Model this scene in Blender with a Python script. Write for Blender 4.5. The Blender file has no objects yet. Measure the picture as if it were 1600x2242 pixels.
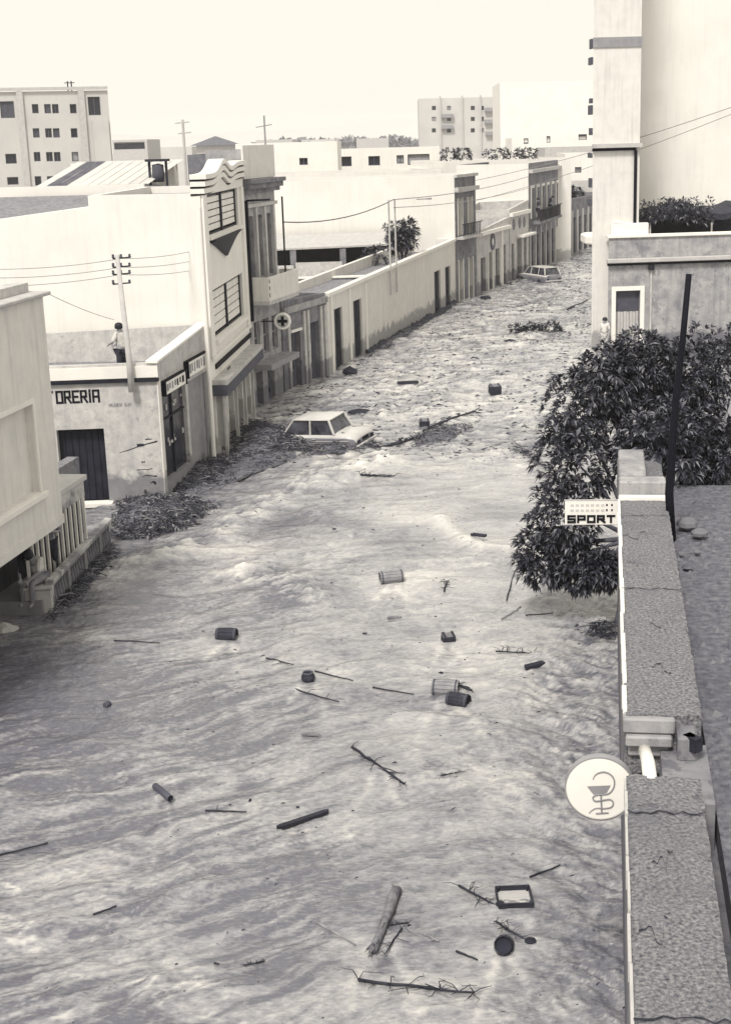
import bpy, math, random
import numpy as np
from mathutils import Vector, Matrix

random.seed(7)
rng = np.random.default_rng(11)
S = bpy.context.scene
C = S.collection
R = math.radians

# ------------------------------------------------------------------ camera
FPX, PPX, PPY, HC = 3100.0, 900.0, 1121.0, 10.0      # focal length and principal point of the old lens
PITCH, ROLL = math.atan(818 / 3100), R(-1.5)
cam_d = bpy.data.cameras.new('camera')
cam = bpy.data.objects.new('camera', cam_d); C.objects.link(cam)
cam.location = (0, 0, HC)
CAM_R = (Matrix.Rotation(math.pi / 2 - PITCH, 3, 'X') @ Matrix.Rotation(ROLL, 3, 'Z'))
cam.rotation_euler = CAM_R.to_euler()
cam_d.sensor_fit = 'VERTICAL'; cam_d.sensor_height = 36
cam_d.lens = FPX / 2242 * 36
cam_d.shift_x = -(PPX - 800) / 2242
cam_d.clip_start = .2; cam_d.clip_end = 30000
S.camera = cam

# ------------------------------------------------------------------ sky, sun, exposure
SUN_EL, SUN_AZ = R(52), R(200)                        # high, behind the camera and a little to its left
w = bpy.data.worlds.new('World'); S.world = w; w.use_nodes = True
nt = w.node_tree; nt.nodes.clear()
sky = nt.nodes.new('ShaderNodeTexSky'); sky.sky_type = 'NISHITA'; sky.sun_disc = False
sky.sun_elevation = SUN_EL; sky.sun_rotation = SUN_AZ
sky.air_density = 1; sky.dust_density = 4
bw = nt.nodes.new('ShaderNodeRGBToBW'); nt.links.new(sky.outputs[0], bw.inputs[0])
mr = nt.nodes.new('ShaderNodeMapRange'); mr.inputs[1].default_value = 0; mr.inputs[2].default_value = 12
mr.inputs[3].default_value = 4.15; mr.inputs[4].default_value = 4.4
nt.links.new(bw.outputs[0], mr.inputs[0])
mx = nt.nodes.new('ShaderNodeVectorMath'); mx.operation = 'SCALE'; mx.inputs[0].default_value = (1.0, .964, .86)
nt.links.new(mr.outputs[0], mx.inputs[3])
bg = nt.nodes.new('ShaderNodeBackground'); bg.inputs[1].default_value = .1
nt.links.new(mx.outputs[0], bg.inputs[0])
wo = nt.nodes.new('ShaderNodeOutputWorld'); nt.links.new(bg.outputs[0], wo.inputs[0])
sd = bpy.data.lights.new('sun', 'SUN'); sd.energy = 1.5; sd.angle = R(11); sd.color = (1, .96, .89)
sun = bpy.data.objects.new('sun', sd); C.objects.link(sun)
sun.rotation_euler = (math.pi / 2 - SUN_EL, 0, math.pi - SUN_AZ)
S.view_settings.view_transform = 'Standard'; S.view_settings.look = 'None'
S.view_settings.exposure = 1.25; S.view_settings.gamma = 1
S.cycles.max_bounces = 6; S.cycles.diffuse_bounces = 3; S.cycles.volume_bounces = 2

# ------------------------------------------------------------------ helpers
def ray(x, y): return CAM_R @ Vector(((x - PPX) / FPX, -(y - PPY) / FPX, -1))
def at(x, y, z=0.0):
    "point of the level z seen at a place of the photograph"
    d = ray(x, y); t = (z - HC) / d.z
    return Vector((d.x * t, d.y * t, z))
def atY(x, y, Y):
    d = ray(x, y); t = Y / d.y
    return Vector((d.x * t, Y, HC + d.z * t))

class Frame:
    "upright plane: u along the wall, z up, d out of the wall"
    def __init__(s, A, B):
        s.A = Vector((A[0], A[1], 0)); B = Vector((B[0], B[1], 0))
        s.L = (B - s.A).length; s.U = (B - s.A).normalized(); s.N = Vector((s.U.y, -s.U.x, 0))
    def p(s, u, z, d=0.0): return s.A + s.U * u + s.N * d + Vector((0, 0, z))
    def on(s, x, y, d=0.0):
        r = ray(x, y); o = s.A + s.N * d
        t = (o.x * s.N.x + o.y * s.N.y) / (r.x * s.N.x + r.y * s.N.y)
        q = Vector((r.x * t, r.y * t, 0)) - o
        return q.dot(s.U), HC + r.z * t
    def rect(s, xl, yt, xr, yb):
        "u0, u1, z0, z1 of an upright rectangle whose left edge runs xl,yt - xl,yb and whose right edge is at xr"
        u0, z1 = s.on(xl, yt); _, z0 = s.on(xl, yb); u1, _ = s.on(xr, (yt + yb) / 2)
        return u0, u1, z0, z1
WORLD = Frame((0, 0), (1, 0))       # u = x, d = -y

class MB:
    def __init__(s): s.v = []; s.f = []; s.m = []
    def add(s, vs, fs, m=0):
        o = len(s.v); s.v += [Vector(v) for v in vs]
        for f in fs: s.f.append([o + i for i in f]); s.m.append(m)
        return s
    def hexa(s, c, m=0):
        return s.add(c, [(0, 3, 2, 1), (4, 5, 6, 7), (0, 1, 5, 4), (1, 2, 6, 5), (2, 3, 7, 6), (3, 0, 4, 7)], m)
    def fbox(s, F, u0, u1, z0, z1, d0, d1, m=0):
        return s.hexa([F.p(u0, z0, d1), F.p(u1, z0, d1), F.p(u1, z0, d0), F.p(u0, z0, d0),
                       F.p(u0, z1, d1), F.p(u1, z1, d1), F.p(u1, z1, d0), F.p(u0, z1, d0)], m)
    def box(s, c, size, rz=0, m=0, M=None):
        x, y, z = size[0] / 2, size[1] / 2, size[2] / 2
        M = M or Matrix.Rotation(rz, 3, 'Z'); c = Vector(c)
        return s.hexa([c + M @ Vector(q) for q in ((-x, -y, -z), (x, -y, -z), (x, y, -z), (-x, y, -z), (-x, -y, z), (x, -y, z), (x, y, z), (-x, y, z))], m)
    def tube(s, pts, rad, n=6, m=0, caps=True):
        pts = [Vector(p) for p in pts]; N = len(pts)
        if not hasattr(rad, '__len__'): rad = [rad] * N
        o = len(s.v); prev = None
        for i, p in enumerate(pts):
            d = (pts[min(i + 1, N - 1)] - pts[max(i - 1, 0)])
            d = d.normalized() if d.length > 1e-9 else Vector((0, 0, 1))
            if prev is None:
                a = Vector((1, 0, 0)) if abs(d.x) < .8 else Vector((0, 1, 0)); a = (a - d * a.dot(d)).normalized()
            else:
                a = prev - d * prev.dot(d); a = a.normalized() if a.length > 1e-6 else d.orthogonal().normalized()
            prev = a; b = d.cross(a)
            for k in range(n):
                t = 2 * math.pi * k / n; s.v.append(p + (a * math.cos(t) + b * math.sin(t)) * rad[i])
        for i in range(N - 1):
            for k in range(n):
                s.f.append([o + i * n + k, o + i * n + (k + 1) % n, o + (i + 1) * n + (k + 1) % n, o + (i + 1) * n + k]); s.m.append(m)
        if caps:
            s.f.append([o + k for k in range(n)][::-1]); s.m.append(m)
            s.f.append([o + (N - 1) * n + k for k in range(n)]); s.m.append(m)
        return s
    def lathe(s, prof, n=16, m=0, M=None, c=(0, 0, 0)):
        M = M or Matrix.Identity(3); c = Vector(c); o = len(s.v)
        for r, h in prof:
            for k in range(n):
                t = 2 * math.pi * k / n; s.v.append(c + M @ Vector((r * math.cos(t), r * math.sin(t), h)))
        for i in range(len(prof) - 1):
            for k in range(n):
                s.f.append([o + i * n + k, o + i * n + (k + 1) % n, o + (i + 1) * n + (k + 1) % n, o + (i + 1) * n + k]); s.m.append(m)
        return s
    def prism(s, poly, off, m=0):
        n = len(poly); off = Vector(off)
        a = [Vector(p) for p in poly]; b = [p + off for p in a]
        return s.add(a + b, [list(range(n))[::-1], list(range(n, 2 * n))] + [(i, (i + 1) % n, n + (i + 1) % n, n + i) for i in range(n)], m)
    def build(s, name, mats, parent=None, smooth=False, bevel=0, kind=None):
        me = bpy.data.meshes.new(name)
        o = bpy.data.objects.new(name, me); C.objects.link(o)
        off = Vector((0, 0, 0))
        if parent is not None:
            o.parent = parent; q = parent
            while q is not None: off = off + q.location; q = q.parent
        elif s.v:
            lo = Vector([min(v[i] for v in s.v) for i in range(3)]); hi = Vector([max(v[i] for v in s.v) for i in range(3)])
            off = Vector(((lo.x + hi.x) / 2, (lo.y + hi.y) / 2, lo.z)); o.location = off
        me.from_pydata([tuple(v - off) for v in s.v], [], s.f)
        if not isinstance(mats, (list, tuple)): mats = [mats]
        for m_ in mats: me.materials.append(m_)
        me.polygons.foreach_set('material_index', s.m)
        if smooth: me.polygons.foreach_set('use_smooth', [True] * len(s.f))
        me.update()
        if bevel:
            b = o.modifiers.new('bevel', 'BEVEL'); b.width = bevel; b.segments = 1; b.limit_method = 'ANGLE'
        if kind: o['kind'] = kind
        return o

def tag(o, label, cat, group=None):
    o['label'] = label; o['category'] = cat
    if group: o['group'] = group
    return o
def thing(name, label, cat, loc, group=None):
    o = bpy.data.objects.new(name, None); C.objects.link(o); o.location = loc; o.empty_display_size = .3
    return tag(o, label, cat, group)

# ------------------------------------------------------------------ materials
def tone(v):
    return (v * (1.02 - .08 * math.exp(-v / .16)), v * .988, v * (.925 + .5 * math.exp(-v / .2) + .3 * math.exp(-v / .035)), 1)      # the print: cool darks, cream lights
def material(name, v, var=.15, scale=1.5, rough=.85, bump=.15, bscale=14, streak=0, grime=0, spec=.3, stain_v=.12, mud=0, peel=0, grit=0):
    m = bpy.data.materials.new(name); m.use_nodes = True; t = m.node_tree; n = t.nodes; l = t.links
    b = n['Principled BSDF']; b.inputs['Roughness'].default_value = rough
    b.inputs['Specular IOR Level'].default_value = spec
    tc = n.new('ShaderNodeTexCoord')
    def noise(sc, det=5, vec=None, ro=.6):
        k = n.new('ShaderNodeTexNoise'); k.inputs['Scale'].default_value = sc; k.inputs['Detail'].default_value = det; k.inputs['Roughness'].default_value = ro
        l.new(vec or tc.outputs['Object'], k.inputs['Vector']); return k.outputs['Fac']
    def ramp(fac, p0, p1, c0, c1):
        k = n.new('ShaderNodeValToRGB'); k.color_ramp.elements[0].position = p0; k.color_ramp.elements[1].position = p1
        k.color_ramp.elements[0].color = c0; k.color_ramp.elements[1].color = c1; l.new(fac, k.inputs[0]); return k.outputs[0]
    col = ramp(noise(scale), .3, .7, tone(v * (1 - var)), tone(min(.86, v * (1 + var))))
    def over(col, fac, c):
        k = n.new('ShaderNodeMix'); k.data_type = 'RGBA'; l.new(fac, k.inputs[0]); l.new(col, k.inputs[6]); k.inputs[7].default_value = c; return k.outputs[2]
    if streak:
        mp = n.new('ShaderNodeMapping'); mp.inputs['Scale'].default_value = (3.2, 3.2, .22); l.new(tc.outputs['Object'], mp.inputs[0])
        f = ramp(noise(1.6, 4, mp.outputs[0]), .5, .78, (0, 0, 0, 1), (streak,) * 3 + (1,)); col = over(col, f, tone(stain_v))
    if grime:
        f = ramp(noise(.55, 7, None, .7), .48, .72, (0, 0, 0, 1), (grime,) * 3 + (1,)); col = over(col, f, tone(stain_v * 1.3))
    if peel:                                   # patches where the coat has come away, with hard edges
        f = ramp(noise(1.5, 8, None, .68), .575, .595, (0, 0, 0, 1), (peel,) * 3 + (1,)); col = over(col, f, tone(stain_v * 1.7))
        f = ramp(noise(2.7, 8, None, .7), .63, .65, (0, 0, 0, 1), (peel,) * 3 + (1,)); col = over(col, f, tone(stain_v * .5))
    if grit:                                   # pits and specks
        f = ramp(noise(9, 9, None, .8), .56, .66, (0, 0, 0, 1), (grit,) * 3 + (1,)); col = over(col, f, tone(stain_v * .6))
    if mud:                                    # splashed tide line left by the flood
        sp = n.new('ShaderNodeSeparateXYZ'); l.new(tc.outputs['Object'], sp.inputs[0])
        ma = n.new('ShaderNodeMath'); ma.operation = 'MULTIPLY_ADD'; ma.inputs[1].default_value = -1.3; l.new(noise(2.2, 6), ma.inputs[0]); l.new(sp.outputs['Z'], ma.inputs[2])
        f = ramp(ma.outputs[0], 0, .22, (mud,) * 3 + (1,), (0, 0, 0, 1)); col = over(col, f, tone(.1))
    l.new(col, b.inputs['Base Color'])
    if bump:
        k = n.new('ShaderNodeBump'); k.inputs['Strength'].default_value = bump; k.inputs['Distance'].default_value = .03
        l.new(noise(bscale, 6), k.inputs['Height']); l.new(k.outputs[0], b.inputs['Normal'])
    return m
M = {}
M['white'] = material('white_limewash', .74, .05, .6, streak=.16, grime=.12, stain_v=.34, mud=.5)
M['cream'] = material('cream_plaster', .66, .06, 2.5, streak=.38, grime=.2, stain_v=.34, mud=.6, grit=.12)
M['plaster'] = material('grey_plaster', .5, .16, 3.5, streak=.35, grime=.45, stain_v=.17, mud=.7, peel=.3, grit=.45)
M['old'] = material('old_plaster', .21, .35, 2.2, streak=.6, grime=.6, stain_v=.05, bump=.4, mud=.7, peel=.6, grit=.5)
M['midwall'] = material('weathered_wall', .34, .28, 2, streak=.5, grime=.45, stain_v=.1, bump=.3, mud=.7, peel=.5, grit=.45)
M['farwall'] = material('far_wall', .5, .08, .2, streak=.15, stain_v=.3, bump=0)
M['concrete'] = material('rough_concrete', .18, .75, 26, bump=1, bscale=30, grime=.6, stain_v=.09, peel=.35)
M['roof'] = material('flat_roof', .22, .45, 7, bump=.8, bscale=20, grime=.5, stain_v=.09)
M['lowroof'] = material('sooty_roof', .13, .5, 9, bump=.8, bscale=24, grime=.6, stain_v=.05, peel=.4)
M['roofdark'] = material('dark_roof', .13, .3, 2, grime=.3, stain_v=.05)
M['wood'] = material('dark_wood', .025, .4, 5, rough=.7, bump=.4, bscale=30)
M['door'] = material('door_paint', .02, .4, 3, rough=.7, streak=.3, stain_v=.05, spec=.15)
M['greydoor'] = material('grey_door', .07, .25, 3, rough=.7, streak=.4, stain_v=.05)
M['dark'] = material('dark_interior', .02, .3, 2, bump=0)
M['glass'] = material('window_glass', .018, .5, 1.2, rough=.2, bump=0, spec=.3)
M['paleglass'] = material('blinds_behind_glass', .76, .12, 2, rough=.35, bump=0, spec=.5)
M['trim'] = material('white_trim', .76, .04, 2, grime=.12, stain_v=.3)
M['metal'] = material('dark_iron', .015, .3, 8, rough=.6, spec=.2)
M['grey'] = material('grey_paint', .27, .15, 3, streak=.25, stain_v=.12)
M['lightgrey'] = material('light_grey_paint', .45, .12, 3, streak=.2, stain_v=.2)
M['sign'] = material('sign_enamel', .8, .03, 3, rough=.4, bump=0, grime=.06, stain_v=.4)
M['ink'] = material('sign_ink', .008, .1, 3, rough=.7, bump=0, spec=.1)
M['faint'] = material('faded_lettering', .55, .1, 3, rough=.5, bump=0)
M['carwhite'] = material('car_paint', .52, .08, 3, rough=.25, bump=0, grime=.4, stain_v=.22, spec=.5)
M['cardirt'] = material('muddy_car_paint', .17, .35, 4, rough=.5, bump=.1, grime=.5, stain_v=.12)
M['carglass'] = material('car_glass', .05, .9, 2.5, rough=.1, bump=0, spec=.6)
M['rubber'] = material('rubber', .02, .2, 6)
M['leaf'] = material('leaf', .032, .55, 4, rough=.5, bump=0, spec=.3)
M['leaf2'] = material('pale_leaf', .15, .4, 4, rough=.4, bump=0, spec=.4)
M['bark'] = material('bark', .09, .4, 6, bump=.6, bscale=24)
M['brush'] = material('brushwood', .035, .55, 5)
M['mudcore'] = material('matted_mud', .12, .6, 7, bump=.8, bscale=18, grime=.5, stain_v=.04, grit=.5)
M['reed'] = material('dry_reed', .22, .5, 5)
M['chip'] = material('debris_dark', .025, .5, 3, bump=0, spec=.2)
M['chip2'] = material('debris_mid', .12, .4, 3, bump=0)
M['skin'] = material('skin', .3, .1, 8, rough=.6, bump=0)
M['hair'] = material('hair', .012, .3, 30, rough=.5)
M['shirt'] = material('white_shirt', .6, .1, 6, bump=.2)
M['cloth'] = material('dark_cloth', .035, .3, 6, bump=.2)
M['greycloth'] = material('grey_cloth', .2, .3, 6, bump=.2)
M['barrel'] = material('barrel_wood', .26, .3, 5, bump=.4, bscale=22, streak=.3)
M['barreldark'] = material('wet_barrel_wood', .035, .4, 6, bump=.4, bscale=22)
M['plank'] = material('plank_wood', .2, .5, 9, bump=.8, bscale=30, grime=.5, stain_v=.05, grit=.4)
M['hill'] = material('hill', .5, .06, .002, bump=0)
M['plain'] = material('plain', .34, .3, .01, bump=0)
M['tin'] = material('corrugated_tin', .62, .1, 1.5, rough=.5, grime=.3, stain_v=.3)

# ------------------------------------------------------------------ ground, hills
g = MB()
g.add([(-1900, -150, -.9), (1900, -150, -.9), (1900, 2750, -.9), (-1900, 2750, -.9)], [(0, 1, 2, 3)])
g.build('ground', M['plain'], kind='structure')
h = MB(); n = 160; prevr = None
for r_i, (yy, base) in enumerate(((2000, -2), (2100, .55), (2300, 1), (2500, .8), (2700, -2))):
    for i in range(n + 1):
        x = -1800 + 3600 * i / n
        z = 33 + 6 * math.sin(x / 260) + 3.5 * math.sin(x / 100 + 1.3) + 1.5 * math.sin(x / 37 + r_i)
        h.v.append(Vector((x, yy, z * base if base > 0 else -5)))
for r_i in range(4):
    for i in range(n):
        a = r_i * (n + 1) + i; h.f.append([a, a + 1, a + n + 2, a + n + 1]); h.m.append(0)
h.build('hills', M['hill'], smooth=True, kind='structure')

# ------------------------------------------------------------------ flood water
def _hash(ix, iy, seed):
    k = (ix.astype(np.int64) * 374761393 + iy.astype(np.int64) * 668265263 + seed * 2147483647) & 0xffffffff
    k = ((k ^ (k >> 13)) * 1274126177) & 0xffffffff
    return ((k ^ (k >> 16)) & 0xffff) / 32767.5 - 1
def vn(x, y, seed):
    xi = np.floor(x); yi = np.floor(y); fx = x - xi; fy = y - yi
    fx = fx * fx * fx * (fx * (fx * 6 - 15) + 10); fy = fy * fy * fy * (fy * (fy * 6 - 15) + 10)
    a = _hash(xi, yi, seed); b = _hash(xi + 1, yi, seed); c = _hash(xi, yi + 1, seed); d = _hash(xi + 1, yi + 1, seed)
    return (a * (1 - fx) + b * fx) * (1 - fy) + (c * (1 - fx) + d * fx) * fy
def fbm(x, y, octv, seed, gain=.55):
    s_ = 0; a = 1; t = 0
    for i in range(octv):
        s_ = s_ + a * vn(x + i * 17.3, y - i * 9.1, seed + i); t += a; a *= gain; x = x * 2.03; y = y * 2.03
    return s_ / t
def oriented(x, y, deg, lu, lv):
    c, s_ = math.cos(R(deg)), math.sin(R(deg))
    return (x * c + y * s_) / lu, (-x * s_ + y * c) / lv
def sstep(a, b, x):
    t = np.clip((x - a) / (b - a), 0, 1); return t * t * (3 - 2 * t)
def ridged(n_): return 1 - np.abs(n_) * 2.2
def seg_dist(x, y, pts):
    best = np.full(x.shape, 1e9)
    for (x0, y0), (x1, y1) in zip(pts[:-1], pts[1:]):
        dx, dy = x1 - x0, y1 - y0; t = np.clip(((x - x0) * dx + (y - y0) * dy) / (dx * dx + dy * dy), 0, 1)
        best = np.minimum(best, np.hypot(x - x0 - t * dx, y - y0 - t * dy))
    return best
def px_line(*pp): return [tuple(at(*p)[:2]) for p in pp]
RIDGE = px_line((300, 1235), (470, 1165), (600, 1085), (720, 1035), (850, 1005))
EDDY = px_line((960, 1140), (1010, 1180), (1060, 1205), (1150, 1212))
ROLLER = px_line((540, 1250), (600, 1275), (640, 1310))
WAKE = px_line((1180, 1290), (1250, 1340), (1340, 1385))
TONE_SPOTS = [(*at(a, b)[:2], sx, sy, k) for a, b, sx, sy, k in ((120, 1560, 1.6, 2.6, -.3), (590, 1310, .8, 1.3, -.3), (640, 1165, 1.3, 1.2, -.22), (330, 1310, 1.6, 2.2, -.12), (600, 1860, 1.5, 1.6, -.16), (420, 1520, 1.2, 2, -.1), (950, 1290, 1.4, 1.6, .22), (1050, 1420, 1.2, 2.2, .2), (150, 1950, 1.2, 1.0, .16), (860, 1640, .9, 1.5, .12), (930, 2080, .8, .7, -.1), (300, 2130, 1.4, .6, .12), (560, 1210, 1.2, .7, .16))]      # spots where the water is tinted darker or paler
DRIFT = [(*at(a, b)[:2], q) for a, b, q in ((857, 1285, 1), (975, 1525, 1), (1003, 1545, .8), (497, 1402, .9), (1103, 2090, .7), (981, 1402, .8), (675, 1495, .7), (1125, 2005, .9), (660, 1800, .7), (840, 2060, .9), (830, 1690, .7), (740, 985, 2.4), (1083, 866, 1.4), (929, 936, 1.2), (1335, 1388, 1), (1170, 732, 2), (355, 1745, .6))]     # floating things pile up the stream and trail foam
def water_z(x, y):
    "height of the water and its tone: foam, silt, set spots and painted wall shade"
    wx = x + .5 * fbm(x / 2.6, y / 3.5, 3, 90); wy = y + .6 * fbm(x / 2.9 + 7, y / 3.1, 3, 95)
    left = sstep(.4, -2.6, wx) * sstep(34, 24, y)
    right = sstep(.6, 2.4, wx - (y - 16) * .05) * sstep(36, 26, y)
    far = sstep(42, 47, y + .35 * x)
    mid = np.clip(1 - left - right, 0, 1)
    calm = np.exp(-(((x - 2.2) / 3.2) ** 2 + ((y - 38) / 5.5) ** 2)) * (1 - far)
    nl = fbm(*oriented(wx, wy, 24, 1.7, .55), 4, 3); nm = fbm(*oriented(wx, wy, 4, 1.3, .6), 4, 23); nr = fbm(*oriented(wx, wy, -48, .9, .4), 4, 43)
    chop = fbm(wx / .42, wy / .36, 5, 63, .6); swell = fbm(wx / 3.4, wy / 2.4, 3, 83)
    rip = left * ridged(fbm(*oriented(wx, wy, 26, .62, .24), 4, 150, .55)) + right * ridged(fbm(*oriented(wx, wy, -42, .5, .2), 4, 153, .55)) + mid * ridged(fbm(*oriented(wx, wy, 6, .6, .26), 4, 156, .55))
    z = .12 * swell + left * (.10 * nl) + mid * .08 * nm * (1 - .65 * calm) + right * (.13 * nr + .06 * chop)
    z = z + far * (.07 * chop + .06 * fbm(wx / 1.1, wy / .9, 4, 71)) + (.014 * chop + .02 * rip) * (1 - .7 * calm) * (1 - .5 * far)
    d = seg_dist(wx, wy, RIDGE); rd = np.exp(-(d / .75) ** 2); z = z + rd * (.16 + .13 * chop)
    d = seg_dist(x, y, EDDY); ed = np.exp(-(d / .3) ** 2); z = z + ed * .12
    d = seg_dist(wx, wy, ROLLER); ro = np.exp(-(d / .8) ** 2); z = z + ro * (.16 + .16 * chop)
    d = seg_dist(x, y, WAKE); wk = np.exp(-(d / .35) ** 2); z = z + wk * .1
    patch = fbm(wx / 2.6 + 3, wy / 2.9, 4, 101); gate = sstep(-.1, .5, fbm(wx / 1.3, wy / 1.5, 3, 131))
    thr = sstep(.78, 1, ridged(fbm(*oriented(wx, wy, 30, 1.1, .34), 4, 141))) * left + sstep(.78, 1, ridged(fbm(*oriented(wx, wy, -38, .9, .3), 4, 143))) * (right + .5 * mid) + .5 * sstep(.8, 1, ridged(fbm(*oriented(wx, wy, 6, 1.3, .4), 4, 147))) * mid
    fine = (1 - .6 * calm)
    sl = ridged(fbm(*oriented(wx, wy, 26, 1.8, .3), 6, 5, .62)); sm = fbm(*oriented(wx, wy, 7, 1.5, .36), 6, 29, .62); sr = ridged(fbm(*oriented(wx, wy, -40, .8, .24), 6, 49, .62))
    foam_shade = .26 + left * (.38 * sl - .27) + mid * .25 * sm * (1 - .3 * calm) + right * (.42 * sr - .2) + .6 * rd * (.2 + chop) + .7 * ro * (.1 + 1.2 * chop) + .35 * ed + .34 * thr * gate \
        + far * (.1 + .42 * chop) + .10 * calm + .28 * patch + .1 * chop * fine + .12 * (rip - .55) * fine + .1 * fine * fbm(wx / .1, wy / .085, 2, 120) - .2 * sstep(-2.0, -.3, (x - .26) * .99 - y * .139 + .5 * patch) * sstep(27, 22, y) - .15 * sstep(-4.0, -6.5, x) * sstep(23, 27, y) * (1 - far)  # right wall's shade painted in as darker water; left bank darkened likewise
    for qx, qy, q in DRIFT:
        dx, dy = x - qx, qy - y
        z = z + .05 * q * np.exp(-((dx / (.5 * q)) ** 2 + ((dy + .15) / (.3 * q)) ** 2)) - .035 * q * np.exp(-((dx / (.35 * q)) ** 2 + ((dy - .35 * q) / (.35 * q)) ** 2))
        tr = sstep(0, .25, dy) * np.exp(-np.maximum(dy, 0) / (1.1 * q)); foam_shade = foam_shade + .38 * tr * np.exp(-((np.abs(dx + .1 * chop) - .12 * q - .22 * np.maximum(dy, 0)) / (.1 * q)) ** 2)
    for qx, qy, sx, sy, amt in TONE_SPOTS:
        foam_shade = foam_shade + amt * np.exp(-(((wx - qx) / sx) ** 2 + ((wy - qy) / sy) ** 2))
    return z, np.clip(foam_shade, 0, 1)
def wz(x, y):
    return float(water_z(np.array([x], float), np.array([y], float))[0][0])
# row by row between the two sides of the street
ROWY = [6.5, 20, 30, 36, 40, 46, 55, 62, 75, 89, 107, 122, 150]
ROWL = [-7.5, -8.8, -9.8, -11.0, -8.6, -7.4, -6.9, -5, -1.8, 1.8, 7.5, 12, 20]
ROWR = [5.2, 5.2, 8.4, 9.5, 10.5, 11, 11.5, 12, 12.5, 15.5, 19.5, 22, 28]
NR, NC = 1150, 440
ys = 7.5 * (148 / 7.5) ** (np.arange(NR) / (NR - 1))
Lx = np.interp(ys, ROWY, ROWL); Rx_ = np.interp(ys, ROWY, ROWR)
tt = np.arange(NC) / (NC - 1)
X = Lx[:, None] + (Rx_ - Lx)[:, None] * tt[None, :]; Y = np.repeat(ys[:, None], NC, 1)
Z, FOAM_SHADE = water_z(X.ravel(), Y.ravel())
co = np.stack([X.ravel(), Y.ravel(), Z], 1)
ii = (np.arange(NR - 1)[:, None] * NC + np.arange(NC - 1)[None, :]).ravel()
quads = np.stack([ii, ii + 1, ii + NC + 1, ii + NC], 1)
me = bpy.data.meshes.new('water')
me.vertices.add(len(co)); me.vertices.foreach_set('co', co.ravel())
me.loops.add(quads.size); me.loops.foreach_set('vertex_index', quads.ravel().astype(np.int32))
me.polygons.add(len(quads)); me.polygons.foreach_set('loop_start', (np.arange(len(quads)) * 4).astype(np.int32))
me.polygons.foreach_set('use_smooth', np.ones(len(quads), bool))
at_ = me.attributes.new('foam', 'FLOAT', 'POINT'); at_.data.foreach_set('value', FOAM_SHADE)  # foam and silt, with the painted wall shade in the same value
me.update(); me.validate()
wm = bpy.data.materials.new('muddy_water'); wm.use_nodes = True; t = wm.node_tree; nd = t.nodes; lk = t.links
pb = nd['Principled BSDF']; pb.inputs['Roughness'].default_value = .12; pb.inputs['Specular IOR Level'].default_value = .5
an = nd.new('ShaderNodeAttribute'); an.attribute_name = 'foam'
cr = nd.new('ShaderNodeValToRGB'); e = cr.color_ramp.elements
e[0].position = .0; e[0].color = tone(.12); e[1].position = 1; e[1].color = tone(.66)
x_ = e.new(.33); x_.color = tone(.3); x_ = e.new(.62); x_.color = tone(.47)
tcw = nd.new('ShaderNodeTexCoord'); mpw = nd.new('ShaderNodeMapping'); mpw.inputs['Scale'].default_value = (8, 20, 12); lk.new(tcw.outputs['Object'], mpw.inputs[0])
ngr = nd.new('ShaderNodeTexNoise'); ngr.inputs['Scale'].default_value = 1; ngr.inputs['Detail'].default_value = 5; ngr.inputs['Roughness'].default_value = .7; lk.new(mpw.outputs[0], ngr.inputs['Vector'])
mg = nd.new('ShaderNodeMath'); mg.operation = 'MULTIPLY_ADD'; mg.inputs[1].default_value = .8; lk.new(ngr.outputs['Fac'], mg.inputs[0])       # suspended silt, too fine for the mesh
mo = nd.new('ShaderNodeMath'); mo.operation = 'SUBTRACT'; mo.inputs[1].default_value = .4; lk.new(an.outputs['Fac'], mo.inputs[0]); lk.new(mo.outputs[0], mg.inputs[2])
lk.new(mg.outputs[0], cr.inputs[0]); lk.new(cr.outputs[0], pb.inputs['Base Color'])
tc = nd.new('ShaderNodeTexCoord'); nz = nd.new('ShaderNodeTexNoise'); nz.inputs['Scale'].default_value = 9; nz.inputs['Detail'].default_value = 6
lk.new(tc.outputs['Object'], nz.inputs['Vector'])
bp = nd.new('ShaderNodeBump'); bp.inputs['Strength'].default_value = .35; bp.inputs['Distance'].default_value = .07
lk.new(nz.outputs['Fac'], bp.inputs['Height']); lk.new(bp.outputs[0], pb.inputs['Normal'])
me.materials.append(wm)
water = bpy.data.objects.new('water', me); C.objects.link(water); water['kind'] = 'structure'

# ------------------------------------------------------------------ buildings
def inset(poly, d):
    n = len(poly); out = []
    for i in range(n):
        a, b, c = [Vector(poly[(i + k) % n][:2]) for k in (-1, 0, 1)]
        n1 = Vector((-(b - a).y, (b - a).x)).normalized(); n2 = Vector((-(c - b).y, (c - b).x)).normalized()
        k = (n1 + n2); k = k / max(.2, k.dot(n1)); out.append(b + k * d)
    return out
def closed_door(F, o, root, mat, d):
    u0, u1, z0, z1 = o; m = MB(); md = (u0 + u1) / 2
    for a, b in ((u0, md - .01), (md + .01, u1)):
        m.fbox(F, a, b, z0, z1, d - .05, d); w_ = b - a
        for q in range(3):
            za = z0 + (z1 - z0) * (q / 3 + .03); zb = z0 + (z1 - z0) * ((q + 1) / 3 - .03)
            m.fbox(F, a + w_ * .15, b - w_ * .15, za, zb, d, d + .025)
    dr = m.build('door', mat, root)
    MB().fbox(F, md + .03, md + .07, (z0 + z1) / 2 - .1, (z0 + z1) / 2 + .1, d + .0, d + .06).build('handle', M['metal'], dr)
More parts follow.
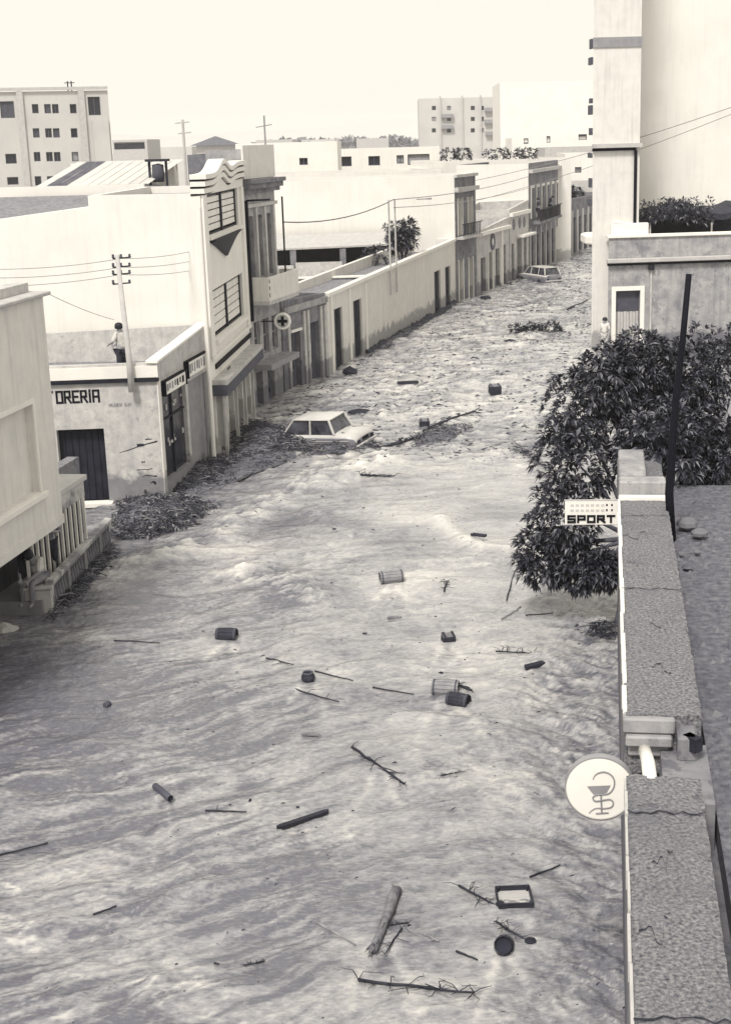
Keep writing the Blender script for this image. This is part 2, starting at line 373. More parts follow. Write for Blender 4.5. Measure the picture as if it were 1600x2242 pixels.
def window(F, o, root, frame_mat, glass_mat, d, nu=2, nz_=2, fw=.05):
    u0, u1, z0, z1 = o; m = MB()
    m.fbox(F, u0, u0 + fw, z0, z1, d - .03, d + .03); m.fbox(F, u1 - fw, u1, z0, z1, d - .03, d + .03)
    m.fbox(F, u0 + fw, u1 - fw, z0, z0 + fw, d - .03, d + .028); m.fbox(F, u0 + fw, u1 - fw, z1 - fw, z1, d - .03, d + .028)
    for i in range(1, nu):
        u = u0 + (u1 - u0) * i / nu; m.fbox(F, u - fw / 2, u + fw / 2, z0 + fw, z1 - fw, d - .028, d + .025)
    for i in range(1, nz_):
        z = z0 + (z1 - z0) * i / nz_; m.fbox(F, u0 + fw, u1 - fw, z - fw / 2, z + fw / 2, d - .026, d + .02)
    wn = m.build('window', frame_mat, root)
    MB().fbox(F, u0 + .01, u1 - .01, z0 + .01, z1 - .01, d - .06, d - .04).build('pane', glass_mat, wn)
    return wn
def building(name, label, cat, foot, hs, wm_, rm, ops=None, par=.35, z0=-.85, group=None, rec=.22, roof_z=None, bottom=False):
    """closed walls with real openings (edge 0 faces the camera, edge 1 is next anticlockwise), a parapet and a flat roof.
    opening: u0, u1, z0, z1, kind"""
    n = len(foot); hs = hs if hasattr(hs, '__len__') else [hs] * n; ops = ops or {}
    cx = sum(p[0] for p in foot) / n; cy = sum(p[1] for p in foot) / n
    root = thing(name, label, cat, (cx, cy, 0), group)
    m = MB(); frames = []
    for i in range(n):
        A, B = foot[i], foot[(i + 1) % n]; F = Frame(A, B); frames.append(F)
        ol = [o for o in ops.get(i, [])]
        hA, hB = hs[i], hs[(i + 1) % n]; zt = min(hA, hB)
        us = sorted({0.0, F.L, *[min(max(o[k], 0), F.L) for o in ol for k in (0, 1)]}); zs = sorted({z0, zt, *[min(max(o[k], z0), zt) for o in ol for k in (2, 3)]})
        for a, b in zip(us[:-1], us[1:]):
            for c, d in zip(zs[:-1], zs[1:]):
                if b - a < 1e-6 or d - c < 1e-6: continue
                um, zm = (a + b) / 2, (c + d) / 2
                if any(o[0] < um < o[1] and o[2] < zm < o[3] for o in ol): continue
                m.add([F.p(a, c), F.p(b, c), F.p(b, d), F.p(a, d)], [(0, 1, 2, 3)])
        if hA != hB: m.add([F.p(0, zt), F.p(F.L, zt), F.p(F.L, hB) if hB > hA else F.p(0, hA)], [(0, 1, 2)])
        for o in ol:
            u0, u1, c, d = o[:4]; c = max(c, z0)
            for q in (((u0, c), (u0, d)), ((u1, d), (u1, c)), ((u0, d), (u1, d)), ((u1, c), (u0, c))):
                (a1, b1), (a2, b2) = q
                m.add([F.p(a1, b1, 0), F.p(a2, b2, 0), F.p(a2, b2, -rec - .3), F.p(a1, b1, -rec - .3)], [(0, 1, 2, 3)])
    ins = inset(foot, .22)
    rz = roof_z if roof_z is not None else min(hs) - par
    for i in range(n):
        j = (i + 1) % n
        m.add([(*foot[i][:2], hs[i]), (*foot[j][:2], hs[j]), (*ins[j], hs[j]), (*ins[i], hs[i])], [(0, 1, 2, 3)])
        m.add([(*ins[i], hs[i]), (*ins[j], hs[j]), (*ins[j], rz - .05), (*ins[i], rz - .05)], [(0, 1, 2, 3)])
    if bottom: m.add([(*p[:2], z0) for p in foot], [list(range(n))[::-1]])
    m.build('wall', wm_, root)
    r = MB(); r.add([(*p, rz) for p in ins], [list(range(n))]); r.build('roof', rm, root)
    for i in ops:
        F = frames[i]
        for o in ops[i]:
            k = o[4]; q = o[:4]
            if k == 'door': closed_door(F, q, root, M['door'], -rec)
            elif k == 'greydoor': closed_door(F, q, root, M['greydoor'], -rec)
            elif k == 'window': window(F, q, root, M['grey'], M['glass'], -rec)
            elif k == 'palewindow': window(F, q, root, M['metal'], M['paleglass'], -rec, 2, 1, .06)
            elif k == 'plain': window(F, q, root, M['greydoor'], M[random.choice(('glass', 'glass', 'door', 'greydoor', 'grey'))], -rec, random.choice((1, 2)), 1, .08)
            elif k == 'shutter':
                MB().fbox(F, q[0], q[1], q[2], q[3], -rec - .04, -rec).build('shutter', M['greydoor'], root)
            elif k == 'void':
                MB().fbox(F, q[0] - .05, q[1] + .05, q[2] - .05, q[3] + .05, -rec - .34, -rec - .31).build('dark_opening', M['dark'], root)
    return root, frames
def part(root, name, mat, *boxes, bevel=0):
    m = MB()
    for b in boxes: m.fbox(*b)
    return m.build(name, mat, root, bevel=bevel)

# --- corner building at the near left: its upper storey overhangs a terrace
zA = 2.3; Ap = at(138, 1130, zA); eA = Vector((.1477, .989, 0)); nA = Vector((.989, -.1477, 0))
def fa(s, r): v = Ap + eA * s + nA * r; return (v.x, v.y)
FA = Frame(fa(-9, 0), fa(0, 0))
tA = FA.on(98, 646)[1]
u0, z1 = FA.on(2, 908); u1, zz = FA.on(70, 884); _, zb = FA.on(84, 1078)
rootA, frA = building('overhanging_house', 'near left cream house with blank recessed window overhanging the terrace', 'building',
    [fa(-9, -7), fa(-9, 0), fa(0, 0), fa(0, -7)], tA, M['cream'], M['roof'], {1: [(u1 - 2.2, u1, zb, zz, 'none')]}, z0=zA, bottom=True, rec=.1)
F = frA[1]
part(rootA, 'blind_panel', M['cream'], (F, u1 - 2.25, u1 + .05, zb - .05, zz + .05, -.3, -.16))
part(rootA, 'window_sill', M['trim'], (F, u1 - 2.3, u1 + .18, zb - .14, zb - .02, -.05, .12), bevel=.01)
part(rootA, 'window_jamb', M['trim'], (F, u1 + .002, u1 + .09, zb, zz + .1, -.02, .03), (F, u1 - 2.3, u1 - .002, zz + .002, zz + .1, -.02, .03))
part(rootA, 'coping', M['lightgrey'], (F, -.1, F.L + .12, tA + .003, tA + .09, -.4, .14), bevel=.02)
part(rootA, 'roof_kerb', M['plaster'], (F, .0, F.L - .1, tA + .093, tA + .28, -.6, -.25))
part(rootA, 'string_course', M['cream'], (F, -.1, F.L + .003, zA - .14, zA + .06, -.2, .03))
G0 = Frame(fa(-9, -1.9), fa(6, -1.9))
gf = thing('ground_floor_wall', 'shaded ground floor wall behind the terrace balustrade', 'wall', G0.p(7, 0))
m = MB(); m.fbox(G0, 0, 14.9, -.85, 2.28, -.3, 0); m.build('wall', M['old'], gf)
m = MB(); m.fbox(G0, 5.2, 8.2, .3, 2.1, .002, .05); m.build('dark_opening', M['dark'], gf)  # dark coat and dark sheet deepen the shade under the overhang
# slab roof beyond the corner of that house
us, zs_ = FA.on(195, 1038)
slab = thing('porch_roof', 'flat white slab roof of the porch in front of the dark doorway', 'porch roof', FA.p(FA.L + 1.5, 1.7))
part(slab, 'slab', M['lightgrey'], (FA, FA.L + .02, us, zs_ - .12, zs_, -2.2, -.05), bevel=.01)
part(slab, 'fascia', M['plaster'], (FA, FA.L + .02, us - .05, zs_ - .5, zs_ - .122, -2.1, -.12))
# terrace, balustrade, grille
b0, b1 = at(118, 1338), at(246, 1192); FB = Frame(b0, b1)
ter = thing('terrace', 'low grey terrace floor between the balustrade and the grille', 'terrace', FB.p(2.6, 0))
m = MB(); m.fbox(FB, -.3, FB.L, -.85, .32, -1.45, -.16); m.build('floor_slab', M['plaster'], ter)
bal = thing('balustrade', 'low stone balustrade along the edge of the terrace', 'balustrade', FB.p(FB.L / 2, 0))
part(bal, 'top_rail', M['plaster'], (FB, -.02, FB.L, .6, .72, -.14, .06), bevel=.015)
part(bal, 'plinth', M['old'], (FB, 0, FB.L, -.85, .06, -.13, .03))
k = int(FB.L / .2)
for i in range(k):
    u = .12 + i * (FB.L - .24) / (k - 1)
    if i % 7 == 6: part(bal, 'pier', M['plaster'], (FB, u - .1, u + .1, .062, .598, -.12, .03))
    else:
        MB().lathe([(.03, .062), (.05, .1), (.075, .22), (.05, .36), (.035, .48), (.055, .55), (.055, .598)], 8, c=FB.p(u, 0, -.05)).build('baluster', M['midwall'], bal, smooth=True)
pc = at(82, 1345); pier = thing('stone_block', 'square pale stone block at the near end of the balustrade', 'stone block', (pc.x, pc.y + .35, 0))
m = MB(); m.box((pc.x, pc.y + .35, -.1), (.62, .66, 1.3), .1); m.build('block', M['lightgrey'], pier, bevel=.02)
m = MB(); m.box((pc.x, pc.y + .35, .59), (.7, .74, .07), .1); m.build('cap', M['lightgrey'], pier, bevel=.015)
FGr = Frame(fa(.15, -1.0), fa(4.0, -1.0))
gr = thing('iron_grille', 'tall grille of white bars under the porch roof', 'grille', FGr.p(1.5, .3))
part(gr, 'rail', M['trim'], (FGr, 0, 3.6, 1.94, 2.0, -.02, .02), (FGr, 0, 3.6, .34, .4, -.02, .02))
for i in range(13): part(gr, 'bar', M['trim'], (FGr, .05 + i * .29, .1 + i * .29, .402, 1.938, -.03, .03))
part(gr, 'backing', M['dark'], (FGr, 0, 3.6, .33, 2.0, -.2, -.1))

# --- the corner shop with the lettering
foot = [(-15.5, 39.45), (-7.15, 40.0), (-6.42, 45.42), (-15.5, 45.9)]
FS = Frame(foot[0], foot[1]); FE = Frame(foot[1], foot[2])
dl = FS.rect(124, 942, 234, 1090)
sh = (.3, 2.8, .5, 2.95)
rootB, frB = building('corner_shop', 'single storey grey corner shop with lettered front and roof terrace', 'building', foot, [4.02, 4.02, 4.42, 4.1],
    M['plaster'], M['roof'], {0: [(dl[0], dl[1], .0, dl[3], 'none')], 1: [(*sh, 'none'), (3.05, 5.25, -.6, 2.95, 'none')]}, roof_z=3.3, rec=.3)
FS, FE = frB[0], frB[1]
m = MB(); q = dl
m.fbox(FS, q[0], q[1], 0, q[3], -.36, -.3)
for i in range(7): m.fbox(FS, q[0] + (q[1] - q[0]) * (i + .12) / 7, q[0] + (q[1] - q[0]) * (i + .88) / 7, .05, q[3] - .1, -.3, -.275)
m.build('roller_door', M['door'], rootB)
part(rootB, 'door_sill', M['trim'], (FS, dl[0] - .3, dl[1] + .12, -.06, .05, -.1, .32))
part(rootB, 'cornice', M['trim'], (FS, 0, FS.L + .06, 3.62, 3.95, .002, .07))
part(rootB, 'cornice_pipe', M['metal'], (FS, 0, FS.L + .08, 3.5, 3.6, .002, .09))
part(rootB, 'corner_pier', M['cream'], (FE, -.003, .26, -.8, 3.5, .002, .04))
sl = (4.42 - 4.02) / FE.L
m = MB(); m.hexa([FE.p(-.1, 4.025, .1), FE.p(FE.L, 4.425, .1), FE.p(FE.L, 4.425, -.25), FE.p(-.1, 4.025, -.25), FE.p(-.1, 4.09, .1), FE.p(FE.L, 4.49, .1), FE.p(FE.L, 4.49, -.25), FE.p(-.1, 4.09, -.25)])
m.build('coping', M['trim'], rootB)
m = MB(); m.fbox(FE, .3, 2.8, .5, 2.95, -.2, -.12); sw = m.build('shop_window', M['glass'], rootB)
part(sw, 'window_bar', M['metal'], (FE, 1.5, 1.56, .5, 2.95, -.12, -.07), (FE, .3, 1.5, 2.2, 2.25, -.12, -.075), (FE, 1.56, 2.8, 2.2, 2.25, -.12, -.075))
for i in range(26):
    u = .5 + random.random() * 2.1; z = random.choice((1.35, 1.4, 2.3, 2.45)) + random.random() * .15
    if i % 2: part(sw, 'goods', M['lightgrey'], (FE, u, u + .06 + random.random() * .1, z, z + .05 + random.random() * .12, -.118, -.09))
part(rootB, 'stall_riser', M['plaster'], (FE, .3, 2.8, .1, .495, -.1, .012))
part(rootB, 'shutter', M['grey'], (FE, 3.05, 5.25, -.6, 2.95, -.3, -.12))
for i in range(2): part(rootB, 'shutter_rail', M['grey'], (FE, 3.07 + i * 2.08, 3.15 + i * 2.08, -.6, 2.95, -.118, -.07))
for (ua, ub, za, zb2, lab) in ((.35, 2.55, 2.98, 3.42, 'white framed shop sign with dark lettering nearest the corner'), (2.75, 5.1, 3.1, 3.62, 'white framed shop sign beside the pale drainpipe')):
    sg = thing('shop_sign', lab, 'sign', FE.p((ua + ub) / 2, za, .1), 'framed signs on the corner shop')
    part(sg, 'board', M['sign'], (FE, ua + .05, ub - .05, za + .03, zb2 - .03, .01, .12))
    part(sg, 'frame', M['ink'], (FE, ua, ua + .048, za, zb2, .0, .16), (FE, ub - .048, ub, za, zb2, .0, .16), (FE, ua + .05, ub - .05, zb2 - .028, zb2, .0, .15))
    for i in range(7):
        u = ua + .2 + i * .26
        if u + .2 < ub: part(sg, 'lettering', M['ink'] if (ua < 1 and i > 3) else M['grey'], (FE, u, u + .13 + .07 * (i % 3 == 0), za + .12 + .04 * (i % 2), zb2 - .12, .122, .126))
# lettering in upright strokes
GL = {'O': [((0, 0), (0, 1)), ((0, 1), (1, 1)), ((1, 1), (1, 0)), ((1, 0), (0, 0))], 'R': [((0, 0), (0, 1)), ((0, 1), (.9, 1)), ((.9, 1), (.9, .48)), ((.9, .48), (0, .48)), ((.45, .48), (1, 0))],
      'E': [((0, 0), (0, 1)), ((0, 1), (1, 1)), ((0, .5), (.8, .5)), ((0, 0), (1, 0))], 'I': [((.12, 0), (.12, .72)), ((.12, .93), (.12, 1.03))], 'A': [((0, 0), (0, 1)), ((0, 1), (1, 1)), ((1, 1), (1, 0)), ((0, .45), (1, .45))],
      'T': [((0, 1), (1, 1)), ((.5, 1), (.5, 0))], 'S': [((1, 1), (0, 1)), ((0, 1), (0, .5)), ((0, .5), (1, .5)), ((1, .5), (1, 0)), ((1, 0), (0, 0))], 'P': [((0, 0), (0, 1)), ((0, 1), (1, 1)), ((1, 1), (1, .45)), ((1, .45), (0, .45))],
      'V': [((0, 1), (.5, 0)), ((.5, 0), (1, 1))], 'L': [((0, 1), (0, 0)), ((0, 0), (1, 0))], 'N': [((0, 0), (0, 1)), ((0, 1), (1, 0)), ((1, 0), (1, 1))], 'C': [((1, 1), (0, 1)), ((0, 1), (0, 0)), ((0, 0), (1, 0))],
      '1': [((.5, 0), (.5, 1))], '5': [((1, 1), (0, 1)), ((0, 1), (0, .5)), ((0, .5), (1, .5)), ((1, .5), (1, 0)), ((1, 0), (0, 0))], '.': [((.4, 0), (.5, .1))], 'M': [((0, 0), (0, 1)), ((0, 1), (.5, .4)), ((.5, .4), (1, 1)), ((1, 1), (1, 0))], 'D': [((0, 0), (0, 1)), ((0, 1), (1, .85)), ((1, .85), (1, .15)), ((1, .15), (0, 0))],
      'U': [((0, 1), (0, 0)), ((0, 0), (1, 0)), ((1, 0), (1, 1))]}
def letters(root, F, text, u, z, w_, h_, gap, th, d, mat, slope=0):
    for ch in text:
        if ch != ' ':
            m = MB()
            for k, ((x0, y0), (x1, y1)) in enumerate(GL[ch]):
                a = Vector((u + x0 * w_, z + y0 * h_)); b = Vector((u + x1 * w_, z + y1 * h_)); dr = (b - a).normalized() * th / 2; pr = Vector((-dr.y, dr.x))
                a = a - dr; b = b + dr; dd = d + .0015 * k
                q = [a - pr, b - pr, b + pr, a + pr]
                m.hexa([F.p(c.x, c.y, dd - .004) for c in q] + [F.p(c.x, c.y, dd + .004) for c in q])
            m.build('letter', mat, root)
        u += (w_ if ch not in 'I1.' else w_ * .25) + gap; z += slope * (w_ + gap)
u0, z0_ = FS.on(126, 882); u1, z1_ = FS.on(232, 880); zt_ = FS.on(126, 858)[1]
lw = (u1 - u0) / 7.05
letters(rootB, FS, 'T', u0 - lw * 1.42, z0_, lw * .8, zt_ - z0_, lw * .28, .055, .006, M['ink'])
letters(rootB, FS, 'ORERIA', u0, z0_, lw * .8, zt_ - z0_, lw * .38, .058, .006, M['ink'])
u2, z2 = FS.on(239, 890)
letters(rootB, FS, 'VALENCIA 15.MV', u2, z2, .03, .075, .021, .012, .006, M['grey'])
# cracks and fallen plaster near the shop's corner
for i, (xa, ya, ln, hh) in enumerate(((262, 990, 1.1, .05), (300, 972, .22, .1), (318, 960, .2, .09), (300, 1027, .45, .05), (312, 1042, .42, .06), (330, 1054, .16, .1), (310, 1010, .1, .06))):
    u, z = FS.on(xa, ya); m = MB(); pts = [FS.p(u + ln * t_, z + .28 * ln * t_ * (i < 1) + random.uniform(-.02, .02), .004) for t_ in (0, .2, .45, .7, 1)]
    lo = [p + Vector((0, 0, -hh * random.uniform(.2, 1))) for p in pts]
    m.add(pts + lo, [(k, k + 1, k + 6, k + 5) for k in range(4)]); m.build('crack', M['chip'], rootB)
# things on that roof
for i, (x, y, hh, lab) in enumerate(((300, 768, .4, 'thin grey vent pipe on the shop roof nearer the pole'), (332, 772, .32, 'thin grey vent pipe at the roof corner by the parapet'))):
    p = at(x, y, 3.3); v = MB().tube([p, p + Vector((0, 0, hh + .5))], .05, 8).tube([p + Vector((0, 0, hh + .5)), p + Vector((0, 0, hh + .58))], .08, 8).build('vent_pipe', M['metal'])
    tag(v, lab, 'vent pipe', 'vent pipes on the shop roof')

# --- tall white house with the wavy parapet
c0 = (-6.35, 45.5); c1 = (-5.98, 54.1)
FC = Frame(c0, c1)
cw = (-9.95, 45.9)
opsC = {1: [(1.15, 7.45, 7.1, 8.42, 'none'), (1.15, 7.55, 3.78, 5.35, 'none')] + [(1.0 + i * 1.95, 2.2 + i * 1.95, -.6, 2.05, 'none') for i in range(4)]}
rootC, frC = building('wavy_parapet_house', 'tall white house with wavy striped parapet and large louvred windows', 'building', [cw, c0, c1, (-9.6, 54.4)], 8.5, M['white'], M['roof'], opsC, rec=.3, par=.25)
for za, zb in ((7.1, 8.42), (3.78, 5.35)):
    for i in range(2):
        a = 1.15 + i * 3.15; b = a + 3.1
        wn = part(rootC, 'window', M['metal'], (FC, a, a + .12, za, zb, -.22, -.08), (FC, b - .06, b, za, zb, -.22, -.08), (FC, a + .12, b - .06, zb - .08, zb, -.22, -.1), (FC, a + .12, b - .06, za, za + .06, -.22, -.1), (FC, a, b, za, zb, -.31, -.28))
        for k in range(5):
            zc = za + .1 + k * (zb - za - .2) / 5
            part(wn, 'pane', M['paleglass'], (FC, a + .14, b - .08, zc + .02, zc + (zb - za - .2) / 5 - .02, -.2, -.13))
# wavy crown: stacked mouldings following the same curve
def crown_z(u): return 9.08 + .42 * math.exp(-((u - 3.7) / 1.15) ** 2) + .3 / (1 + math.exp(-(u - 5.6) * 2.2))
bands = [(-2, -.66, .05, 'white')] + [q for k in range(3) for q in ((-.66 + .22 * k, -.6 + .22 * k, .02, 'ink'), (-.595 + .22 * k, -.445 + .22 * k, .14 + .04 * k, 'white'))]
for k, (dz0, dz1, out, mt) in enumerate(bands):
    m = MB(); N = 36
    for i in range(N):
        a, b = FC.L * i / N, FC.L * (i + 1) / N; za, zb = crown_z(a), crown_z(b)
        lo = (8.43, 8.43) if k == 0 else (za + dz0, zb + dz0)
        m.hexa([FC.p(a, lo[0], out), FC.p(b, lo[1], out), FC.p(b, lo[1], -.3), FC.p(a, lo[0], -.3), FC.p(a, za + dz1, out), FC.p(b, zb + dz1, out), FC.p(b, zb + dz1, -.3), FC.p(a, za + dz1, -.3)])
    m.build('crown_moulding' if mt == 'white' else 'moulding_groove', M[mt], rootC)
part(rootC, 'sill', M['trim'], (FC, .9, 7.8, 3.64, 3.77, .002, .16), (FC, .9, 7.7, 6.98, 7.08, .002, .12))
part(rootC, 'string_course', M['trim'], (FC, .1, FC.L, 3.2, 3.3, .002, .1))
part(rootC, 'dark_band', M['ink'], (FC, .8, FC.L, 2.82, 2.98, .002, .06))
part(rootC, 'pilaster', M['trim'], (FC, .05, .75, 3.31, 8.42, .002, .08))
part(rootC, 'pilaster', M['trim'], (FC, 7.95, 8.5, 3.31, 8.42, .002, .08))
# pointed bracket under the upper window
m = MB(); N = 16
for i in range(N):
    a = 1.2 + 5.6 * i / N; b = a + 5.6 / N
    f = lambda u: 6.97 - .1 - .62 * max(0, 1 - abs((u - 4.0) / 2.7)) ** 1.1
    m.hexa([FC.p(a, f(a), .1), FC.p(b, f(b), .1), FC.p(b, f(b), .003), FC.p(a, f(a), .003), FC.p(a, 6.975, .22), FC.p(b, 6.975, .22), FC.p(b, 6.975, .003), FC.p(a, 6.975, .003)])
m.build('bracket', M['metal'], rootC)
# shop canopy and fronts of that house
cn = part(rootC, 'canopy', M['plaster'], (FC, .1, FC.L - .2, 2.4, 2.56, .0, .5))
part(cn, 'fascia', M['greydoor'], (FC, .08, FC.L - .2, 2.05, 2.398, .42, .52), (FC, .05, .12, 2.05, 2.398, .0, .419))
for i in range(4):
    part(rootC, 'shop_front', M['greydoor'], (FC, 1.0 + i * 1.95, 2.2 + i * 1.95, .55, 2.05, -.3, -.22))
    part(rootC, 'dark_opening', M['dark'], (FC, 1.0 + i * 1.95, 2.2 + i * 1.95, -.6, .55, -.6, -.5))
for u in (.12, 2.45, 4.4, 6.3): part(rootC, 'pillar', M['lightgrey'], (FC, u, u + .14, -.6, 2.04, .3, .4))
part(rootC, 'panel', M['lightgrey'], (FC, .3, .34, .35, 2.0, .06, .4))
part(rootC, 'lettering', M['ink'], *[(FC, 1.4 + i * .16, 1.5 + i * .16, 2.66, 2.76, .3, .304) for i in range(4)])
dp = tag(MB().tube([at(470, 1016), at(470, 1016) + Vector((0, 0, 8.1))], .07, 8).build('utility_pole', M['trim']), 'slim white pole between the corner shop and the wavy house', 'pole')
dp2 = tag(MB().tube([at(478, 1000) + Vector((-.35, .25, 2.5)), at(478, 1000) + Vector((-.35, .25, 8.3))], .05, 8).build('drain_pipe', M['grey']), 'thin grey drainpipe on the corner of the wavy house', 'drainpipe')

# rear wing and its roof shed
rw, frw = building('rear_wing', 'long plain white wing left of the wavy house with rough grey roof', 'building', [(-15.5, 46.7), (-9.8, 46.05), (-9.8, 56), (-15.5, 56.6)], [atY(-55, 500, 46.7).z, atY(205, 452, 46.1).z, 8.15, 7.6], M['white'], M['roof'], roof_z=7.05)
zr0, zr1 = atY(-55, 500, 46.7).z - .06, atY(205, 452, 46.1).z - .06; zb0 = atY(0, 432, 55.6).z
MB().add([(-15.4, 46.95, zr0), (-10.0, 46.35, zr1), (-10.0, 55.6, zb0), (-15.4, 55.6, zb0)], [(0, 1, 2, 3)]).build('rough_roof', M['roof'], rw)
MB().box((-12.7, 55.9, zb0 - .3), (5.6, .3, 1.3)).build('back_parapet', M['white'], rw)
p0 = atY(78, 400, 60); p1 = atY(325, 384, 60)
shed = thing('tin_roof_shed', 'rooftop shed with sloping patched tin sheets behind the white walls', 'shed', ((p0.x + p1.x) / 2, 61, 7.3))
zlo, zhi = 8.45, 9.35; nsh = 11
for i in range(nsh):
    a = p0.x + (p1.x - p0.x) * i / nsh; b = p0.x + (p1.x - p0.x) * (i + 1) / nsh - .03; m = MB(); K = 8
    for k in range(K):
        xa, xb = a + (b - a) * k / K, a + (b - a) * (k + 1) / K; za = .03 * (k % 2); zb = .03 * ((k + 1) % 2); sh_ = .9
        m.add([(xa, 60, zlo + za), (xb, 60, zlo + zb), (xb + sh_, 64, zhi + zb), (xa + sh_, 64, zhi + za)], [(0, 1, 2, 3)])
    m.build('tin_sheet', M['roofdark'] if i in (1, 2) else M['tin'], shed)
m = MB()
for (fx, fw_) in ((.05, .3), (.36, .2), (.8, .12)):
    xa = p0.x + (p1.x - p0.x) * fx; m.box((xa + .6, 59.9, 8.15), (1.2 + fw_ * 3, .2, .5))
m.build('shed_wall', M['roofdark'], shed)
MB().box(((p0.x + p1.x) / 2 + .6, 64.1, 8.3), (p1.x - p0.x, .15, 2)).build('back_wall', M['white'], shed)
MB().box(((p0.x + p1.x) / 2, 62, 7.2), (p1.x - p0.x - .3, 3.8, 2.2)).build('shed_body', M['lightgrey'], shed)
bx = atY(347, 382, 61); rk = thing('roof_rack', 'dark timber frame with tank beside the tin shed', 'tank stand', (bx.x, 61, 8.2))
for dx in (-.35, .35):
    MB().box((bx.x + dx, 61, 8.75), (.1, .1, 1.3)).build('post', M['wood'], rk)
MB().box((bx.x, 61, 9.38), (.95, .6, .1)).build('shelf', M['wood'], rk)
MB().lathe([(0, 8.5), (.24, 8.5), (.26, 8.8), (.24, 9.2), (0, 9.25)], 12, c=(bx.x, 61, 0)).build('tank', M['greydoor'], rk, smooth=True)

# --- house with balcony sign
d0 = (-5.95, 54.15); d1 = (-5.1, 57.6); FD = Frame(d0, d1)
opsD = {1: [(.35 + i * 1.02, .95 + i * 1.02, 4.95, 7.3, 'greydoor') for i in range(3)] + [(.4 + i * 1.05, 1.05 + i * 1.05, 1.95, 3.3, 'window') for i in range(3)] + [(.35, 1.1, -.6, 1.35, 'void'), (1.7, 2.5, -.6, 1.35, 'greydoor')]}
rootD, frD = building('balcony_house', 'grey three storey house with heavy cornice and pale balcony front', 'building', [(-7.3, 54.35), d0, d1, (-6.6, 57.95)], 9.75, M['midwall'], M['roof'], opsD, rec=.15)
FD = frD[1]
m = MB()
for k, (za, zb, o_) in enumerate(((8.15, 8.3, .15), (8.31, 8.5, .3), (8.51, 8.66, .42))): m.fbox(FD, -.02, FD.L + .3, za, zb, .002, o_)
m.build('cornice', M['old'], rootD)
part(rootD, 'attic_parapet', M['cream'], (FD, 0, FD.L, 8.68, 9.9, .003, .08))
part(rootD, 'string_course', M['plaster'], (FD, 0, FD.L, 7.62, 7.75, .002, .12))
for i in range(4): part(rootD, 'pilaster', M['plaster'], (FD, .06 + i * 1.02, .26 + i * 1.02, 4.8, 7.6, .002, .08))
bb = part(rootD, 'balcony', M['plaster'], (FD, .05, FD.L + .15, 4.0, 4.15, .0, .8))
part(bb, 'balcony_front', M['cream'], (FD, .05, FD.L + .15, 4.151, 5.05, .74, .8), (FD, .05, .1, 4.151, 5.05, .0, .738), (FD, FD.L + .1, FD.L + .15, 4.151, 5.05, .0, .738))
part(bb, 'lettering', M['ink'], *[(FD, .12, .2, 4.3 + i * .26, 4.45 + i * .26, .801, .805) for i in range(3)])
part(rootD, 'awning', M['grey'], (FD, .1, FD.L, 1.5, 1.72, .0, .75))
tag(MB().tube([FC.p(FC.L + .02, 3.4, .12), FC.p(FC.L + .02, 7.9, .12)], .075, 8).tube([FC.p(FC.L + .02, 7.9, .12), FC.p(FC.L + .02, 7.9, .12) + Vector((.9, .1, .02))], .04, 6).build('drain_pipe', M['ink']),
    'thick black drainpipe between the wavy house and the balcony house', 'drainpipe')
pp = FD.p(FD.L + .05, 4.6, .3); tag(MB().tube([pp, pp + Vector((0, 0, 3.3))], .035, 6).build('wire_mast', M['ink']), 'thin black mast at the far corner of the balcony house', 'mast')

# --- old grey house, long low white house
e0, e1 = (-5.05, 57.7), (-3.5, 62.0); FE2 = Frame(e0, e1)
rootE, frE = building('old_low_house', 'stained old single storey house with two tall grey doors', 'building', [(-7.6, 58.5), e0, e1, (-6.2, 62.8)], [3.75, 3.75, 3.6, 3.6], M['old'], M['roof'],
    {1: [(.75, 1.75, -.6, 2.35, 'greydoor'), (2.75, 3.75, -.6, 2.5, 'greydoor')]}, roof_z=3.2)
F = frE[1]
for u in (.45, 2.05, 2.45, 3.85, 4.3): part(rootE, 'pilaster', M['plaster'], (F, u, u + .22, -.6, 3.1, .002, .07))
part(rootE, 'cornice', M['midwall'], (F, 0, F.L, 3.2, 3.45, .002, .14))
part(rootE, 'lintel', M['trim'], (F, .7, 1.8, 2.36, 2.46, .002, .1))
f0, f1 = (-3.45, 62.1), (3.1, 88.8); FF = Frame(f0, f1)
def oF(xl, yt, xr, k, b=-.6): u0, u1, z0, z1 = FF.rect(xl, yt, xr, yt + 60); return (u0, u1, b, z1, k)
rootF, frF = building('long_white_house', 'long low white house with four dark doors along the street', 'building', [(-6.1, 62.9), f0, f1, (.4, 89.4)], [3.55, 3.55, 3.95, 3.9], M['cream'], M['roof'],
    {1: [oF(731, 678, 750, 'door'), oF(773, 660, 792, 'door'), oF(950, 596, 964, 'door'), oF(974, 586, 986, 'door')]}, roof_z=3.2, rec=.1)
F = frF[1]
m = MB(); m.hexa([F.p(0, 3.4, .12), F.p(F.L, 3.8, .12), F.p(F.L, 3.8, .002), F.p(0, 3.4, .002), F.p(0, 3.56, .12), F.p(F.L, 3.96, .12), F.p(F.L, 3.96, .002), F.p(0, 3.56, .002)]); m.build('cornice', M['trim'], rootF)
for xx in (724, 764, 800):
    u, _ = F.on(xx, 700); part(rootF, 'pilaster', M['trim'], (F, u, u + .25, -.6, 3.38, .002, .05))
